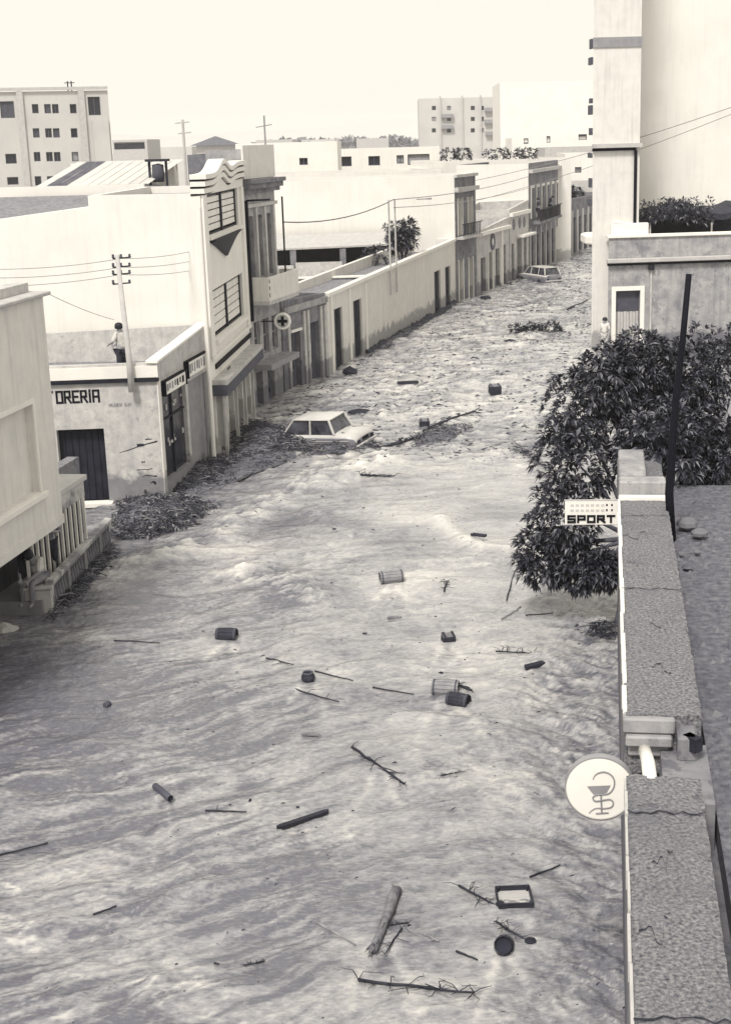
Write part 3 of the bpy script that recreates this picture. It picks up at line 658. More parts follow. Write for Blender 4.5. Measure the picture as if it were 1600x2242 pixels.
# flood line of mud against that wall
m = MB(); rr = random.Random(5); pts = []
for i in range(60):
    u = 6 + i * .36; pts.append((u, .05 + .16 * rr.random() + .12 * math.sin(u * .9) ** 2))
for a, b in zip(pts[:-1], pts[1:]):
    m.hexa([F.p(a[0], -.5, .5), F.p(b[0], -.5, .5), F.p(b[0], -.5, .02), F.p(a[0], -.5, .02), F.p(a[0], a[1] * .3, .35), F.p(b[0], b[1] * .3, .35), F.p(b[0], b[1], .02), F.p(a[0], a[1], .02)])
tag(m.build('mud_bank', M['brush']), 'dark mud banked against the foot of the long white house', 'mud bank')

# yard behind: lean-to, wall, tree
yd = thing('lean_to', 'dark open lean-to shed below the big white party wall', 'shed', (-4.5, 84.5, 0))
m = MB(); m.add([(-9.5, 83.5, 3.95), (.2, 84.5, 4.05), (.2, 88.3, 4.5), (-9.5, 87.8, 4.5)], [(0, 1, 2, 3)]); m.add([(-9.5, 83.5, 3.85), (.2, 84.5, 3.95), (.2, 84.5, 4.05), (-9.5, 83.5, 3.95)], [(0, 1, 2, 3)]); m.build('roof', M['lightgrey'], yd)
MB().box((-4.6, 87.2, 1.5), (9.6, .2, 4.6), R(3)).build('back_wall', M['dark'], yd)
for x in (-6.5, -3.6, -1.2): MB().box((x, 84.2 + x * .03, 1.6), (.35, .35, 4.5)).build('post', M['old'], yd)
for i, (x, hh) in enumerate(((-7.8, 3.0), (-5, 3.15), (-2.4, 2.9))): MB().box((x, 83.6, hh / 2 - .4), (2.7, .25, hh + .8), .04 * (i - 1)).build('tarpaulin', M['plaster'], yd)
yw = thing('yard_wall', 'low grey yard wall behind the old houses', 'wall', (-5, 72, 0))
MB().box((-5.6, 72, 1.3), (7.5, .3, 4.0), .03).build('wall', M['old'], yw); MB().box((-5.6, 72, 3.34), (7.6, .4, .08), .03).build('coping', M['trim'], yw)

# --- two storey narrow house and its party wall
g0, g1 = (3.15, 88.9), (4.6, 92.6)
rootG, frG = building('narrow_house', 'narrow two storey house with tall arched windows and huge white party wall', 'building', [(-9.2, 88.2), g0, g1, (-8, 93.2)], [7.65, 7.75, 7.8, 7.7], M['white'], M['roof'],
    {1: [(.55, 1.25, 4.1, 6.3, 'void'), (2.45, 3.15, 4.1, 6.3, 'void'), (.55, 1.3, -.6, 2.5, 'door'), (2.5, 3.2, -.6, 2.5, 'door')]}, roof_z=7.2)
F = frG[1]
part(rootG, 'facade_render', M['old'], (F, .0, .54, -.6, 7.75, .002, .03), (F, 1.31, 2.44, -.6, 7.75, .002, .03), (F, 3.21, F.L, -.6, 7.75, .002, .03), (F, .541, 1.309, 6.31, 7.75, .002, .03), (F, .541, 1.309, 2.51, 4.09, .002, .03), (F, 2.441, 3.209, 6.31, 7.75, .002, .03), (F, 2.441, 3.209, 2.51, 4.09, .002, .03))
part(rootG, 'cornice', M['plaster'], (F, -.05, F.L + .1, 6.75, 7.0, .032, .28), (F, -.05, F.L + .1, 7.6, 7.78, .032, .2))
bg_ = part(rootG, 'balcony', M['plaster'], (F, .2, F.L, 3.85, 4.0, .032, .5))
for i in range(12): part(bg_, 'rail_bar', M['metal'], (F, .25 + i * .3, .29 + i * .3, 4.001, 4.75, .44, .48))
part(bg_, 'hand_rail', M['metal'], (F, .2, F.L, 4.751, 4.8, .43, .49))
for u in (.42, 1.32, 2.32, 3.22): part(rootG, 'surround', M['trim'], (F, u, u + .1, -.6, 2.6, .032, .06), (F, u, u + .1, 4.1, 6.35, .032, .06))

# --- low houses further on
h0, h1, hm = (4.65, 92.7), (9.2, 106.5), (7.35, 100.9)
rootH, frH = building('medallion_house', 'low house with round medallion over its arched doorway', 'building', [(1.5, 93.6), h0, hm, (4.2, 101.8)], [4.0, 4.0, 4.5, 4.4], M['plaster'], M['roof'],
    {1: [(1.0, 2.2, -.6, 2.3, 'greydoor'), (2.9, 3.9, -.6, 2.5, 'void'), (4.9, 5.9, -.6, 2.6, 'door'), (7.0, 7.7, -.6, 2.7, 'void')]}, roof_z=3.6)
F = frH[1]; ax = Matrix((F.U, Vector((0, 0, 1)), F.N)).transposed()
MB().lathe([(.28, .0), (.28, .08), (.55, .08), (.55, .003), (.28, .003)], 20, M=ax, c=F.p(4.0, 3.15)).build('medallion_ring', M['chip2'], rootH)
MB().lathe([(0, .06), (.26, .05), (.26, .003)], 16, M=ax, c=F.p(4.0, 3.15)).build('medallion', M['trim'], rootH)
part(rootH, 'pilaster', M['trim'], (F, 6.3, 6.7, -.6, 3.7, .002, .08)); part(rootH, 'cornice', M['trim'], (F, 0, F.L, 3.75, 3.98, .002, .2))
for u in (2.7, 4.0, 6.0): part(rootH, 'surround', M['trim'], (F, u, u + .15, -.6, 2.6, .002, .06))
rootH2, frH2 = building('ornament_house', 'single storey house with ornate plaster swags below the balconied house', 'building', [(4.2, 101.9), (7.4, 101), h1, (5.5, 107.6)], [5.0, 5.0, 5.4, 5.3], M['plaster'], M['roof'],
    {1: [(.5, 1.3, -.6, 2.6, 'void'), (2.2, 3.6, -.6, 2.8, 'void'), (4.3, 5.1, -.6, 2.8, 'greydoor')]}, roof_z=4.5)
F = frH2[1]; part(rootH2, 'cornice', M['trim'], (F, 0, F.L, 4.5, 4.75, .002, .25)); part(rootH2, 'awning', M['trim'], (F, 2.0, F.L, 2.95, 3.1, .002, .6))
for u in (1.2, 3.0, 4.4): MB().lathe([(0, .1), (.3, .06), (.42, .003)], 12, M=ax, c=F.p(u, 3.9)).build('swag', M['old'], rootH2)
gb = tag(MB().box((1.2, 98.5, 2.6), (3.4, 4, 5.4), R(20)).build('back_shed', M['greydoor']), 'dark grey flat shed behind the medallion house', 'shed')

i0, i1 = (9.25, 106.6), (13.6, 122)
opsI = [(.8 + i * 2.15, 1.6 + i * 2.15, 4.1, 6.1, 'window') for i in range(7)] + [(.6 + i * 2.2, 1.6 + i * 2.2, -.6, 2.7, 'void' if i % 3 else 'door') for i in range(7)]
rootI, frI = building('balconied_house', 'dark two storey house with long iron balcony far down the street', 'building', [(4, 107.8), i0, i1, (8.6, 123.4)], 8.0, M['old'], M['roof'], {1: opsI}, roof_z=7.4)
F = frI[1]
part(rootI, 'cornice', M['plaster'], (F, 0, F.L, 7.3, 7.55, .002, .3))
bi = part(rootI, 'balcony', M['old'], (F, .3, F.L * .62, 3.6, 3.78, .002, .8))
for i in range(30): part(bi, 'rail_bar', M['metal'], (F, .4 + i * .31, .45 + i * .31, 3.781, 4.6, .72, .76))
part(bi, 'hand_rail', M['metal'], (F, .3, F.L * .62, 4.601, 4.67, .7, .78))
for i in range(8): part(rootI, 'pilaster', M['lightgrey'], (F, .1 + i * 2.16, .42 + i * 2.16, -.6, 3.3, .002, .08))
for i in range(7): part(rootI, 'surround', M['trim'], (F, .62 + i * 2.15, .79 + i * 2.15, 4.0, 6.2, .002, .08), (F, .62 + i * 2.15, 1.8 + i * 2.15, 6.21, 6.4, .002, .1))
part(rootI, 'party_wall', M['white'], (frI[0], .0, frI[0].L - .03, -.5, 8.0, .002, .02))
j0, j1 = (13.65, 122.1), (19.4, 138)
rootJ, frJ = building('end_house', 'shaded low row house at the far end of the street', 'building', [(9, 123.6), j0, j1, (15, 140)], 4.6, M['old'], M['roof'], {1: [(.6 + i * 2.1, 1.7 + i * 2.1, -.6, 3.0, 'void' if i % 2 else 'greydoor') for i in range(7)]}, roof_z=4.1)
for i in range(8): part(rootJ, 'pilaster', M['lightgrey'], (frJ[1], .1 + i * 2.1, .45 + i * 2.1, -.6, 3.6, .002, .1))
rootK, _ = building('street_end_house', 'pale low house closing the end of the street with awning', 'building', [(14.5, 146), (30, 141), (32, 150), (17, 155)], 5.5, M['lightgrey'], M['roof'], {0: [(2 + i * 2.4, 3.2 + i * 2.4, -.6, 3, 'void') for i in range(5)]}, roof_z=5)

# --- right side: low grey house with framed door, white tower behind
r0 = at(1329, 768); R0 = (r0.x, r0.y); R1 = (r0.x + 12, r0.y + .9); FR = Frame(R0, R1)
zc = FR.on(1335, 577)[1]; zt = FR.on(1335, 522)[1]
dr_ = FR.rect(1347, 637, 1400, 700)
rootR, frR = building('low_grey_house', 'low stained grey house with white framed door behind the leafy tree', 'building', [R0, R1, (r0.x + 14, r0.y + 9), (r0.x + 2.6, r0.y + 8)], zt, M['midwall'], M['lightgrey'], {0: [(dr_[0], dr_[1], -.5, dr_[3], 'none')]}, roof_z=zt - .35)
F = frR[0]
part(rootR, 'door_frame', M['trim'], (F, dr_[0] - .2, dr_[0], -.5, dr_[3] + .2, -.05, .06), (F, dr_[1], dr_[1] + .2, -.5, dr_[3] + .2, -.05, .06), (F, dr_[0] + .001, dr_[1] - .001, dr_[3], dr_[3] + .2, -.05, .058))
do = part(rootR, 'door', M['greydoor'], (F, dr_[0], dr_[1], dr_[3] - 1.0, dr_[3], -.3, -.22)); part(do, 'curtain', M['lightgrey'], *[(F, dr_[0] + i * .145, dr_[0] + i * .145 + .13, -.5, dr_[3] - 1.001, -.28, -.24 + .03 * (i % 2)) for i in range(8)])
part(rootR, 'cornice', M['lightgrey'], (F, -.1, F.L, zc + .02, zc + .22, .002, .3), bevel=.03)
part(rootR, 'cornice_shadow_strip', M['ink'], (F, -.06, F.L, zc - .1, zc + .018, .002, .14))  # black strip put under the cornice to stand for its shadow
part(rootR, 'coping', M['trim'], (F, -.06, F.L, zt + .003, zt + .14, -.35, .1), bevel=.02)
part(rootR, 'drain_spout', M['metal'], (F, 1.9, 2.15, zc - .35, zc - .11, .002, .2)); part(rootR, 'drain_pipe', M['plaster'], (F, 1.99, 2.07, -.5, zc - .36, .002, .08))
tw0 = at(1297, 770); tz = 24
Y0 = tw0.y
rootT, frT = building('white_tower_block', 'tall blank white tower block rising out of the picture', 'building', [(tw0.x + .95, Y0 + 6.6), (tw0.x + 18, Y0 + 7.4), (tw0.x + 21, Y0 + 18), (tw0.x + 3.2, Y0 + 17)], tz, M['white'], M['roof'])
F = Frame((tw0.x + .02, Y0 + .7), (tw0.x + 2.2, Y0 + .75))
bay = MB().hexa([F.p(0, -.5), F.p(F.L, -.5), (tw0.x + 3.1, Y0 + 6.59, -.5), (tw0.x + .97, Y0 + 6.59, -.5), F.p(0, tz + .1), F.p(F.L, tz + .1), (tw0.x + 3.1, Y0 + 6.59, tz + .1), (tw0.x + .97, Y0 + 6.59, tz + .1)]).build('projecting_bay', M['cream'], rootT)
_, za = F.on(1310, 104); _, zb = F.on(1310, 82); part(bay, 'band', M['grey'], (F, -.03, F.L + .04, za, zb, .002, .06))
_, za = F.on(1310, 330); part(bay, 'band', M['lightgrey'], (F, -.03, F.L + .06, za + .12, za + .3, .002, .3)); part(bay, 'shadow_strip_and_pipe', M['ink'], (F, -.03, 2.0, za - .02, za + .1, .002, .1), (F, 1.92, 2.05, za - 3.4, za - .021, .002, .1))  # level ink strip stands for the band's shadow; the upright one is a drainpipe
for i, yy in enumerate((95, 130, 215, 240, 285, 335, 400, 440)):
    _, z = F.on(1299, yy); MB().fbox(F, -.12, -.01, z - .22, z + .2 - .1 * (i % 3), -.5 - .3 * (i % 2), .02).build('ledge', M['greydoor'], rootT)
cp = atY(1275, 523, tw0.y + 3.5); m = MB()
pl = [(cp.x, tw0.y + 2.6), (cp.x + .25, tw0.y + 2.2), (tw0.x + 1, tw0.y + 1.9), (tw0.x + 1, tw0.y + 5.2), (cp.x + .25, tw0.y + 5), (cp.x, tw0.y + 4.4)]
m.prism([(a, b, cp.z - .2) for a, b in pl], (0, 0, .42)); m.build('entrance_canopy', M['trim'], rootT, bevel=.06)
# things on the low roof
bz = zt - .35
p = atY(1368, 500, r0.y + 1.4); st = tag(MB().box((p.x + .05, r0.y + .5, bz + .5), (1.75, .4, 1.0)).box((p.x - .5, r0.y + .5, bz + 1.04), (.5, .4, .08)).build('roof_housing', M['trim'], bevel=.03), 'small white masonry box on the low grey roof', 'roof box')
p = atY(1470, 470, r0.y + 3); pg = thing('roof_pergola', 'dark thatched pergola with plants on the low grey roof', 'pergola', (p.x, r0.y + 3, bz))
m = MB(); ax_ = p.x; N = 14
for i in range(N):
    a = ax_ - 1.8 + 5.2 * i / N; b = a + 5.2 / N; cz = lambda x: bz + 1.35 + .14 * math.sin((x - ax_) * 2.1 + .5) + .06 * math.sin((x - ax_) * 7) - .5 * max(0, (ax_ - 1.1 - x))
    m.hexa([(a, r0.y + 2, cz(a) - .28), (b, r0.y + 2, cz(b) - .28), (b, r0.y + 5, cz(b) - .1), (a, r0.y + 5, cz(a) - .1), (a, r0.y + 2, cz(a)), (b, r0.y + 2, cz(b)), (b, r0.y + 5, cz(b) + .25), (a, r0.y + 5, cz(a) + .25)])
m.build('thatch', M['brush'], pg)
MB().box((ax_ + .9, r0.y + 4.6, bz + .6), (4.8, .1, 1.2)).build('screen', M['chip'], pg)
for x in (-1.2, 1.75): MB().box((ax_ + x, r0.y + 2.1, bz + .6), (.07, .07, 1.15)).build('post', M['trim'], pg)

# --- roof ledge below the camera on the right
O_ = Vector((.26, 0, 0)); eS = Vector((.1393, .9902, 0)); nS = Vector((.9902, -.1393, 0))
def fs(s_, r_): v = O_ + eS * s_ + nS * r_; return (v.x, v.y)
FSx = Frame(fs(0, 0), fs(30, 0))       # u along the ledge; d is to the right of it
def sbox(m, s0, s1, r0_, r1_, z0, z1): return m.fbox(FSx, s0, s1, z0, z1, r0_, r1_)
led = thing('parapet_building', 'flat roofed building below the camera with wide rough concrete parapet', 'building', (2.6, 15, 0))
zl, zn = 3.62, 3.5
s_gap0, s_gap1 = 13.75, 15.1
def slab_grid(name, s0, s1, r0_, r1_, z0, z1, mat, seed, rough_r=0, rough_end=0):
    "slab with uneven broken edges and a worn top"
    m = MB(); ns, nr = int((s1 - s0) / .12), 8; rr = random.Random(seed)
    grid = []
    for i in range(ns + 1):
        row = []; jr = rough_r * rr.uniform(-1, 1); 
        for j in range(nr + 1):
            s_ = s0 + (s1 - s0) * i / ns; r_ = r0_ + (r1_ - r0_) * j / nr
            if j == nr: r_ += jr
            if i in (0, ns): s_ += rough_end * rr.uniform(-1, 1)
            z = z1 + rr.uniform(-.008, .008) - (.02 if j in (0, nr) else 0); row.append(FSx.p(s_, z, r_))
        grid.append(row)
    idx = lambda i, j: i * (nr + 1) + j
    m.add([p for r in grid for p in r], [(idx(i, j), idx(i, j + 1), idx(i + 1, j + 1), idx(i + 1, j)) for i in range(ns) for j in range(nr)])
    ring = [grid[0][j] for j in range(nr + 1)] + [grid[i][nr] for i in range(1, ns + 1)] + [grid[ns][j] for j in range(nr - 1, -1, -1)] + [grid[i][0] for i in range(ns - 1, 0, -1)]
    lo = [Vector((p.x, p.y, z0)) for p in ring]; k = len(ring)
    m.add(ring + lo, [(i, k + i, k + (i + 1) % k, (i + 1) % k) for i in range(k)])
    return m.build(name, mat, led)
slab_grid('near_parapet', 4.5, s_gap0, 0, .76, 2.7, zn, M['concrete'], 3, .008, .03)
slab_grid('far_parapet', s_gap1, 28.4, 0, .86, 2.9, zl, M['concrete'], 4, .008, .02)
m = MB(); sbox(m, 4.5, 28.6, .04, 9, -.85, 2.69); m.build('wall', M['old'], led)
m = MB(); sbox(m, 4.5, 28.5, .95, 9, 2.7, 3.02); m.build('lower_roof', M['lowroof'], led)
rr = random.Random(3)
for a0, a1, zt2, mt in ((s_gap1 + .1, 24.9, zl, 'trim'), (4.6, s_gap0 - .1, zn, 'lightgrey')):     # chipped whitewashed edge, piece by piece
    a = a0
    while a < a1:
        b = min(a1, a + rr.uniform(.25, 1.1)); m = MB(); o_ = rr.uniform(-.008, .008); sbox(m, a, b, -.02 + o_, (.03 if mt == 'trim' else .008) + o_ + rr.uniform(-.012, .006), zt2 - .18, zt2 + .01 + rr.uniform(-.012, .004)); m.build('edge_trim', M[mt], led); a = b + (rr.uniform(.01, .12) if rr.random() < .4 else .004)
for k, (za, zb, o_) in enumerate(((3.42, 3.6, .1), (3.28, 3.41, .16), (3.13, 3.27, .07))):
    m = MB(); sbox(m, s_gap1 - o_, s_gap1 + .2, -.02 + .03 * k, .56 - .03 * k, za, zb); m.build('end_moulding', M['midwall'], led, bevel=.02)
m = MB(); m.tube([FSx.p(s_gap0 - .06, 3.44, .25), FSx.p(s_gap0 + .5, 3.42, .24), FSx.p(s_gap1 - .25, 3.3, .22)], [.075, .075, .07], 10); m.build('white_pipe', M['trim'], led, smooth=True)
m = MB(); sbox(m, s_gap0 - .05, s_gap1 + .1, .4, .92, 2.6, 3.22); m.build('broken_wall', M['old'], led)
m = MB(); sbox(m, s_gap1 - .35, s_gap1 + .05, .58, .8, 3.2, 3.5); m.build('broken_brick', M['old'], led, bevel=.03)
m = MB(); m.box(FSx.p(s_gap1 - .3, 3.42, .74), (.12, .2, .16), .6); m.build('hole_stone', M['chip'], led)
for (s0, s1, r1_, z1) in ((25.0, 25.45, .84, 3.93), (25.46, 27.6, .5, 3.96)):
    m = MB(); sbox(m, s0, s1, .01, r1_, 3.55, z1); m.build('step_block', M['midwall'], led, bevel=.025)
m = MB(); sbox(m, 24.85, 24.98, .0, .92, 3.6, 3.7); m.build('step_kerb', M['trim'], led, bevel=.02)
rr = random.Random(17)
for i, s_ in enumerate((6.3, 7.4, 8.6, 9.5, 10.7, 11.9, 12.9, 16.6, 18.2, 19.7, 21.0, 22.5, 23.8)):       # open joints and cracks across the wall top
    top, wd_ = (zn, .76) if s_ < 14 else (zl, .86); m = MB(); K = 10; full = i % 3 == 0; a = 0 if full else rr.uniform(0, .4); b = wd_ if full else a + rr.uniform(.2, .45)
    pts = [(s_ + rr.uniform(-.04, .04) + (0 if full else .3 * k / K * rr.choice((-1, 1))), a + (b - a) * k / K) for k in range(K + 1)]
    for (s1, r1), (s2, r2) in zip(pts[:-1], pts[1:]):
        t_ = rr.uniform(.006, .016); m.add([FSx.p(s1 - t_, top + .013, r1), FSx.p(s2 - t_, top + .013, r2), FSx.p(s2 + t_, top + .013, r2), FSx.p(s1 + t_, top + .013, r1)], [(0, 1, 2, 3)])
    m.build('crack', M['chip'], led)
# rubble on the lower roof
for i, (x, y, s_, lab) in enumerate(((1503, 1160, .35, 'largest pale rubble stone on the lower roof under the mast'), (1530, 1178, .26, 'pale rubble stone at the right edge beside the largest one'), (1504, 1247, .16, 'dark rubble stone alone on the lower roof'), (1490, 1218, .1, 'smallest rubble stone on the lower roof'), (1525, 1215, .13, 'small round rubble stone on the lower roof near the right edge'))):
    p = at(x, y, 3.04); m = MB(); rr = random.Random(i)
    pr_ = [(0, -.02)] + [(s_ * .6 * math.sin(a) * rr.uniform(.75, 1.1), s_ * .35 * (1 - math.cos(a))) for a in (.6, 1.2, 1.8, 2.4)] + [(0, s_ * .65)]
    m.lathe(pr_, 7, c=p); tag(m.build('rubble_stone', M['chip2'] if i == 2 else M['midwall']), lab, 'stone', 'rubble on the lower roof')
gm = MB(); rr = random.Random(61)
for i in range(900):
    s_ = rr.uniform(5, 28); r_ = .98 + 2.6 * rr.random() ** 1.7; q = .02 + .09 * rr.random() ** 4; c = FSx.p(s_, 3.02, r_)
    v = [c + Vector((q * math.cos(a) * rr.uniform(.6, 1.2), q * math.sin(a) * rr.uniform(.6, 1.2), -.01)) for a in (0, 1.3, 2.5, 3.8, 5.1)] + [c + Vector((0, 0, q * rr.uniform(.5, 1)))]
    gm.add(v, [(k, (k + 1) % 5, 5) for k in range(5)], 0 if rr.random() < .6 else 1)
tag(gm.build('roof_grit', [M['chip2'], M['midwall']], kind='stuff'), 'grit and crumbled plaster strewn over the lower roof', 'grit')
# SPORT sign
Fs = Frame(tuple(at(1236, 1150, 3.06)[:2]), (at(1236, 1150, 3.06)[0] + 1, at(1236, 1150, 3.06)[1] - .08))
us_, zt_s = Fs.on(1350, 1096); _, zb_s = Fs.on(1236, 1148)
sp = thing('projecting_sign', 'white rectangular sign reading SPORT projecting from the parapet edge', 'sign', Fs.p(us_ / 2, zb_s))
part(sp, 'board', M['sign'], (Fs, 0, us_ + .06, zb_s, zt_s, -.05, .0)); part(sp, 'frame', M['lightgrey'], (Fs, -.015, us_ + .06, zt_s, zt_s + .012, -.055, .005), (Fs, -.015, us_ + .06, zb_s - .012, zb_s, -.055, .005))
hh = zt_s - zb_s
letters(sp, Fs, 'SPORT', .06, zb_s + hh * .1, us_ * .125, hh * .25, us_ * .065, .04, .005, M['ink'])
for r_ in range(2):
    for i in range(9): part(sp, 'small_lettering', M['faint'] if i < 7 else M['ink'], (Fs, .1 + i * .092, .1 + i * .092 + (.06 if i < 7 else .03), zb_s + hh * (.75 - .22 * r_) - (.0 if i < 7 else -.01), zb_s + hh * (.86 - .22 * r_), .001, .004))
part(sp, 'bracket', M['metal'], (Fs, us_ - .1, us_ + .3, zt_s - .1, zt_s - .06, -.04, -.02))
# pharmacy disc with bowl and serpent
yd_ = 14.0; cD = at(1312, 1724, 3.12); FDi = Frame((cD.x, cD.y), (cD.x + 1, cD.y - .14)); ax = Matrix((FDi.U, Vector((0, 0, 1)), FDi.N)).transposed()
rad = .365
ph = thing('pharmacy_disc', 'round white pharmacy sign with bowl and serpent by the near parapet', 'sign', (cD.x, cD.y, cD.z - rad))
MB().lathe([(0, -.05), (rad, -.05), (rad, .04), (rad - .015, .045), (0, .045)], 48, M=ax, c=cD).build('disc', M['sign'], ph)
MB().lathe([(rad + .001, -.055), (rad + .014, -.055), (rad + .014, .05), (rad + .001, .05)], 48, M=ax, c=cD).build('rim', M['grey'], ph)
def dpt(x, y): return FDi.p((x - 1312) / 205, cD.z - (y - 1724) / 188, .052)
serp = [(1297, 1702), (1302, 1692), (1312, 1686), (1325, 1685), (1338, 1692), (1344, 1705), (1342, 1720), (1332, 1732), (1318, 1735), (1306, 1736), (1297, 1742), (1302, 1750), (1318, 1748), (1334, 1745), (1342, 1752), (1338, 1762), (1322, 1766), (1305, 1766), (1294, 1772), (1289, 1778)]
def smooth_path(P_, k=4):
    out = []
    for i in range(len(P_) - 1):
        p0, p1, p2, p3 = [Vector(P_[min(max(j, 0), len(P_) - 1)]) for j in (i - 1, i, i + 1, i + 2)]
        for q in range(k):
            t_ = q / k; out.append(.5 * ((2 * p1) + (p2 - p0) * t_ + (2 * p0 - 5 * p1 + 4 * p2 - p3) * t_ * t_ + (3 * p1 - p0 - 3 * p2 + p3) * t_ ** 3))
    return out + [Vector(P_[-1])]
sp_ = smooth_path(serp); MB().tube([dpt(*q) for q in sp_], [.0035 + .0045 * min(1, i / 8, (len(sp_) - 1 - i) / 16) for i in range(len(sp_))], 6).build('serpent', M['grey'], ph, smooth=True)
m = MB(); m.add([dpt(*q) for q in ((1284, 1718), (1336, 1714), (1328, 1730), (1314, 1738), (1298, 1735))], [(4, 3, 2, 1, 0)]); m.tube([dpt(1315, 1738), dpt(1317, 1775)], .009, 6); m.tube([dpt(1304, 1778), dpt(1332, 1775)], .008, 6); m.build('bowl', M['grey'], ph)
MB().tube([cD + FDi.U * (rad - .02), cD + FDi.U * (rad + .35)], .02, 8).build('bracket', M['metal'], ph)
# leaning dark mast on the lower roof
q0 = at(1470, 1188, 3.02); Ym = q0.y
ms = tag(MB().tube([q0, atY(1464, 1080, Ym), atY(1478, 880, Ym), atY(1494, 740, Ym), atY(1507, 600, Ym)], [.075, .075, .065, .055, .05], 10).build('roof_mast', M['ink'], smooth=True), 'dark leaning mast standing on the lower roof before the tree', 'mast')

# ------------------------------------------------------------------ far blocks
def flat_block(name, label, cat, x0, x1, yt, Yd, depth, mat, wins=(), zbase=-.8, skew=0, group=None, glass='glass'):
    a, b = atY(x0, yt, Yd), atY(x1, yt, Yd + skew); hgt = (a.z + b.z) / 2
    A, B = (a.x, Yd), (b.x, Yd + skew); F = Frame(A, B); bk = -F.N * depth
    ops = []
    for (xa, ya, xb, yb) in wins:
        u0, z1 = F.on(xa, ya); u1, z0 = F.on(xb, yb); ops.append((u0, u1, z0, z1, 'plain'))
    return building(name, label, cat, [A, B, (B[0] + bk.x, B[1] + bk.y), (A[0] + bk.x, A[1] + bk.y)], hgt, mat, M['roof'], {0: ops}, par=.5, group=group)
wins = []
for yy in (228, 281, 333, 386):
    for xx in (70, 97, 114, 153): wins.append((xx + (yy - 228) * .04, yy, xx + 16 + (yy - 228) * .04, yy + 20))
    wins.append((192 if yy < 240 else 211, yy - 16 if yy < 240 else yy - 6, 222 if yy < 240 else 236, yy + 24 if yy < 240 else yy + 15))
wins += [(0, 222, 34, 258), (12, 337, 38, 358), (16, 388, 42, 404)]
apt, frp = flat_block('apartment_block', 'grey four storey apartment block with square windows at the upper left', 'building', -60, 236, 200, 172, 14, M['farwall'], wins, skew=4.4)
part(apt, 'roof_edge', M['lightgrey'], (frp[0], 0, frp[0].L, 16.55, 16.9, .002, .35))
part(apt, 'pilaster', M['lightgrey'], *[(frp[0], frp[0].on(x, 300)[0], frp[0].on(x + 14, 300)[0], -.5, 16.5, .002, .3) for x in (44, 178)])
part(apt, 'side_bay', M['farwall'], (frp[0], frp[0].on(205, 300)[0], frp[0].on(240, 300)[0], -.5, frp[0].on(220, 262)[1], .002, .5))
for i, (xx, yy) in enumerate(((150, 186), (158, 182))):
    a = atY(xx, 200, 176); tag(MB().tube([(a.x, 176, 16), (a.x, 176, 17.6)], .08, 6).tube([(a.x - .4, 176, 17.4), (a.x + .4, 176, 17.4)], .05, 5).build('roof_aerial', M['metal']), ('left' if i == 0 else 'right') + ' of two aerials on the upper left apartment roof', 'aerial')
wins = [(x, y, x + 9, y + 9) for y in (232, 256, 281) for x in (945, 978, 1030, 1050)]
fap, ffp = flat_block('far_apartment_block', 'hazy grey apartment block on the skyline with scattered small windows', 'building', 916, 1088, 214, 370, 25, M['farwall'], wins)
for i, (xa, xb, yy) in enumerate(((1060, 1092, 236), (1060, 1092, 262), (1062, 1092, 288), (966, 992, 250), (966, 992, 274))):
    ua, za = ffp[0].on(xa, yy); ub, _ = ffp[0].on(xb, yy); part(fap, 'balcony', M['grey'], (ffp[0], ua, ub, za - .9, za, .002, 1.1))
for x in (962, 1010, 1050): ua, _ = ffp[0].on(x, 250); part(fap, 'pilaster', M['lightgrey'], (ffp[0], ua, ua + .4, -.5, 20, .002, .4))
flat_block('pale_slab_block', 'blank pale slab block beside the hazy apartments on the skyline', 'building', 1094, 1320, 178, 300, 25, M['white'])
flat_block('window_block', 'white block with one small dark window above the party wall', 'building', 515, 738, 312, 128, 8, M['white'], [(655, 346, 674, 361)])
flat_block('glazed_row', 'low white rooftop row with a strip of dark windows', 'building', 741, 962, 324, 140, 8, M['white'], [(746, 343, 770, 364), (806, 342, 832, 362), (868, 340, 884, 358), (892, 338, 940, 360)])
flat_block('long_white_row', 'long plain white house below the strip of dark windows', 'building', 600, 966, 377, 112, 10, M['white'], skew=3)
flat_block('terrace_row', 'plain white house carrying the dark rooftop shrubs', 'building', 967, 1250, 349, 116, 9, M['white'], skew=3)
flat_block('far_white_house', 'white house with dark windows left of the tower skyline', 'building', 1120, 1330, 300, 190, 12, M['white'], [(1146, 303, 1156, 315), (1196, 298, 1204, 312), (1266, 294, 1284, 306)])
flat_block('gable_house', 'small white house with one dark window near the tower', 'building', 1236, 1345, 335, 150, 8, M['white'], [(1258, 366, 1272, 378)])
flat_block('ledge_house', 'white terrace house with dark roof ledge beside the tower', 'building', 1192, 1340, 322, 165, 10, M['lightgrey'])
flat_block('skyline_shed', 'long grey shed beside the upper left apartment block', 'building', 246, 322, 306, 260, 14, M['lightgrey'], [(250, 312, 318, 326)])
flat_block('grey_far_roof', 'low dark grey roofed house behind the tin shed', 'building', 410, 520, 338, 150, 20, M['roofdark'])
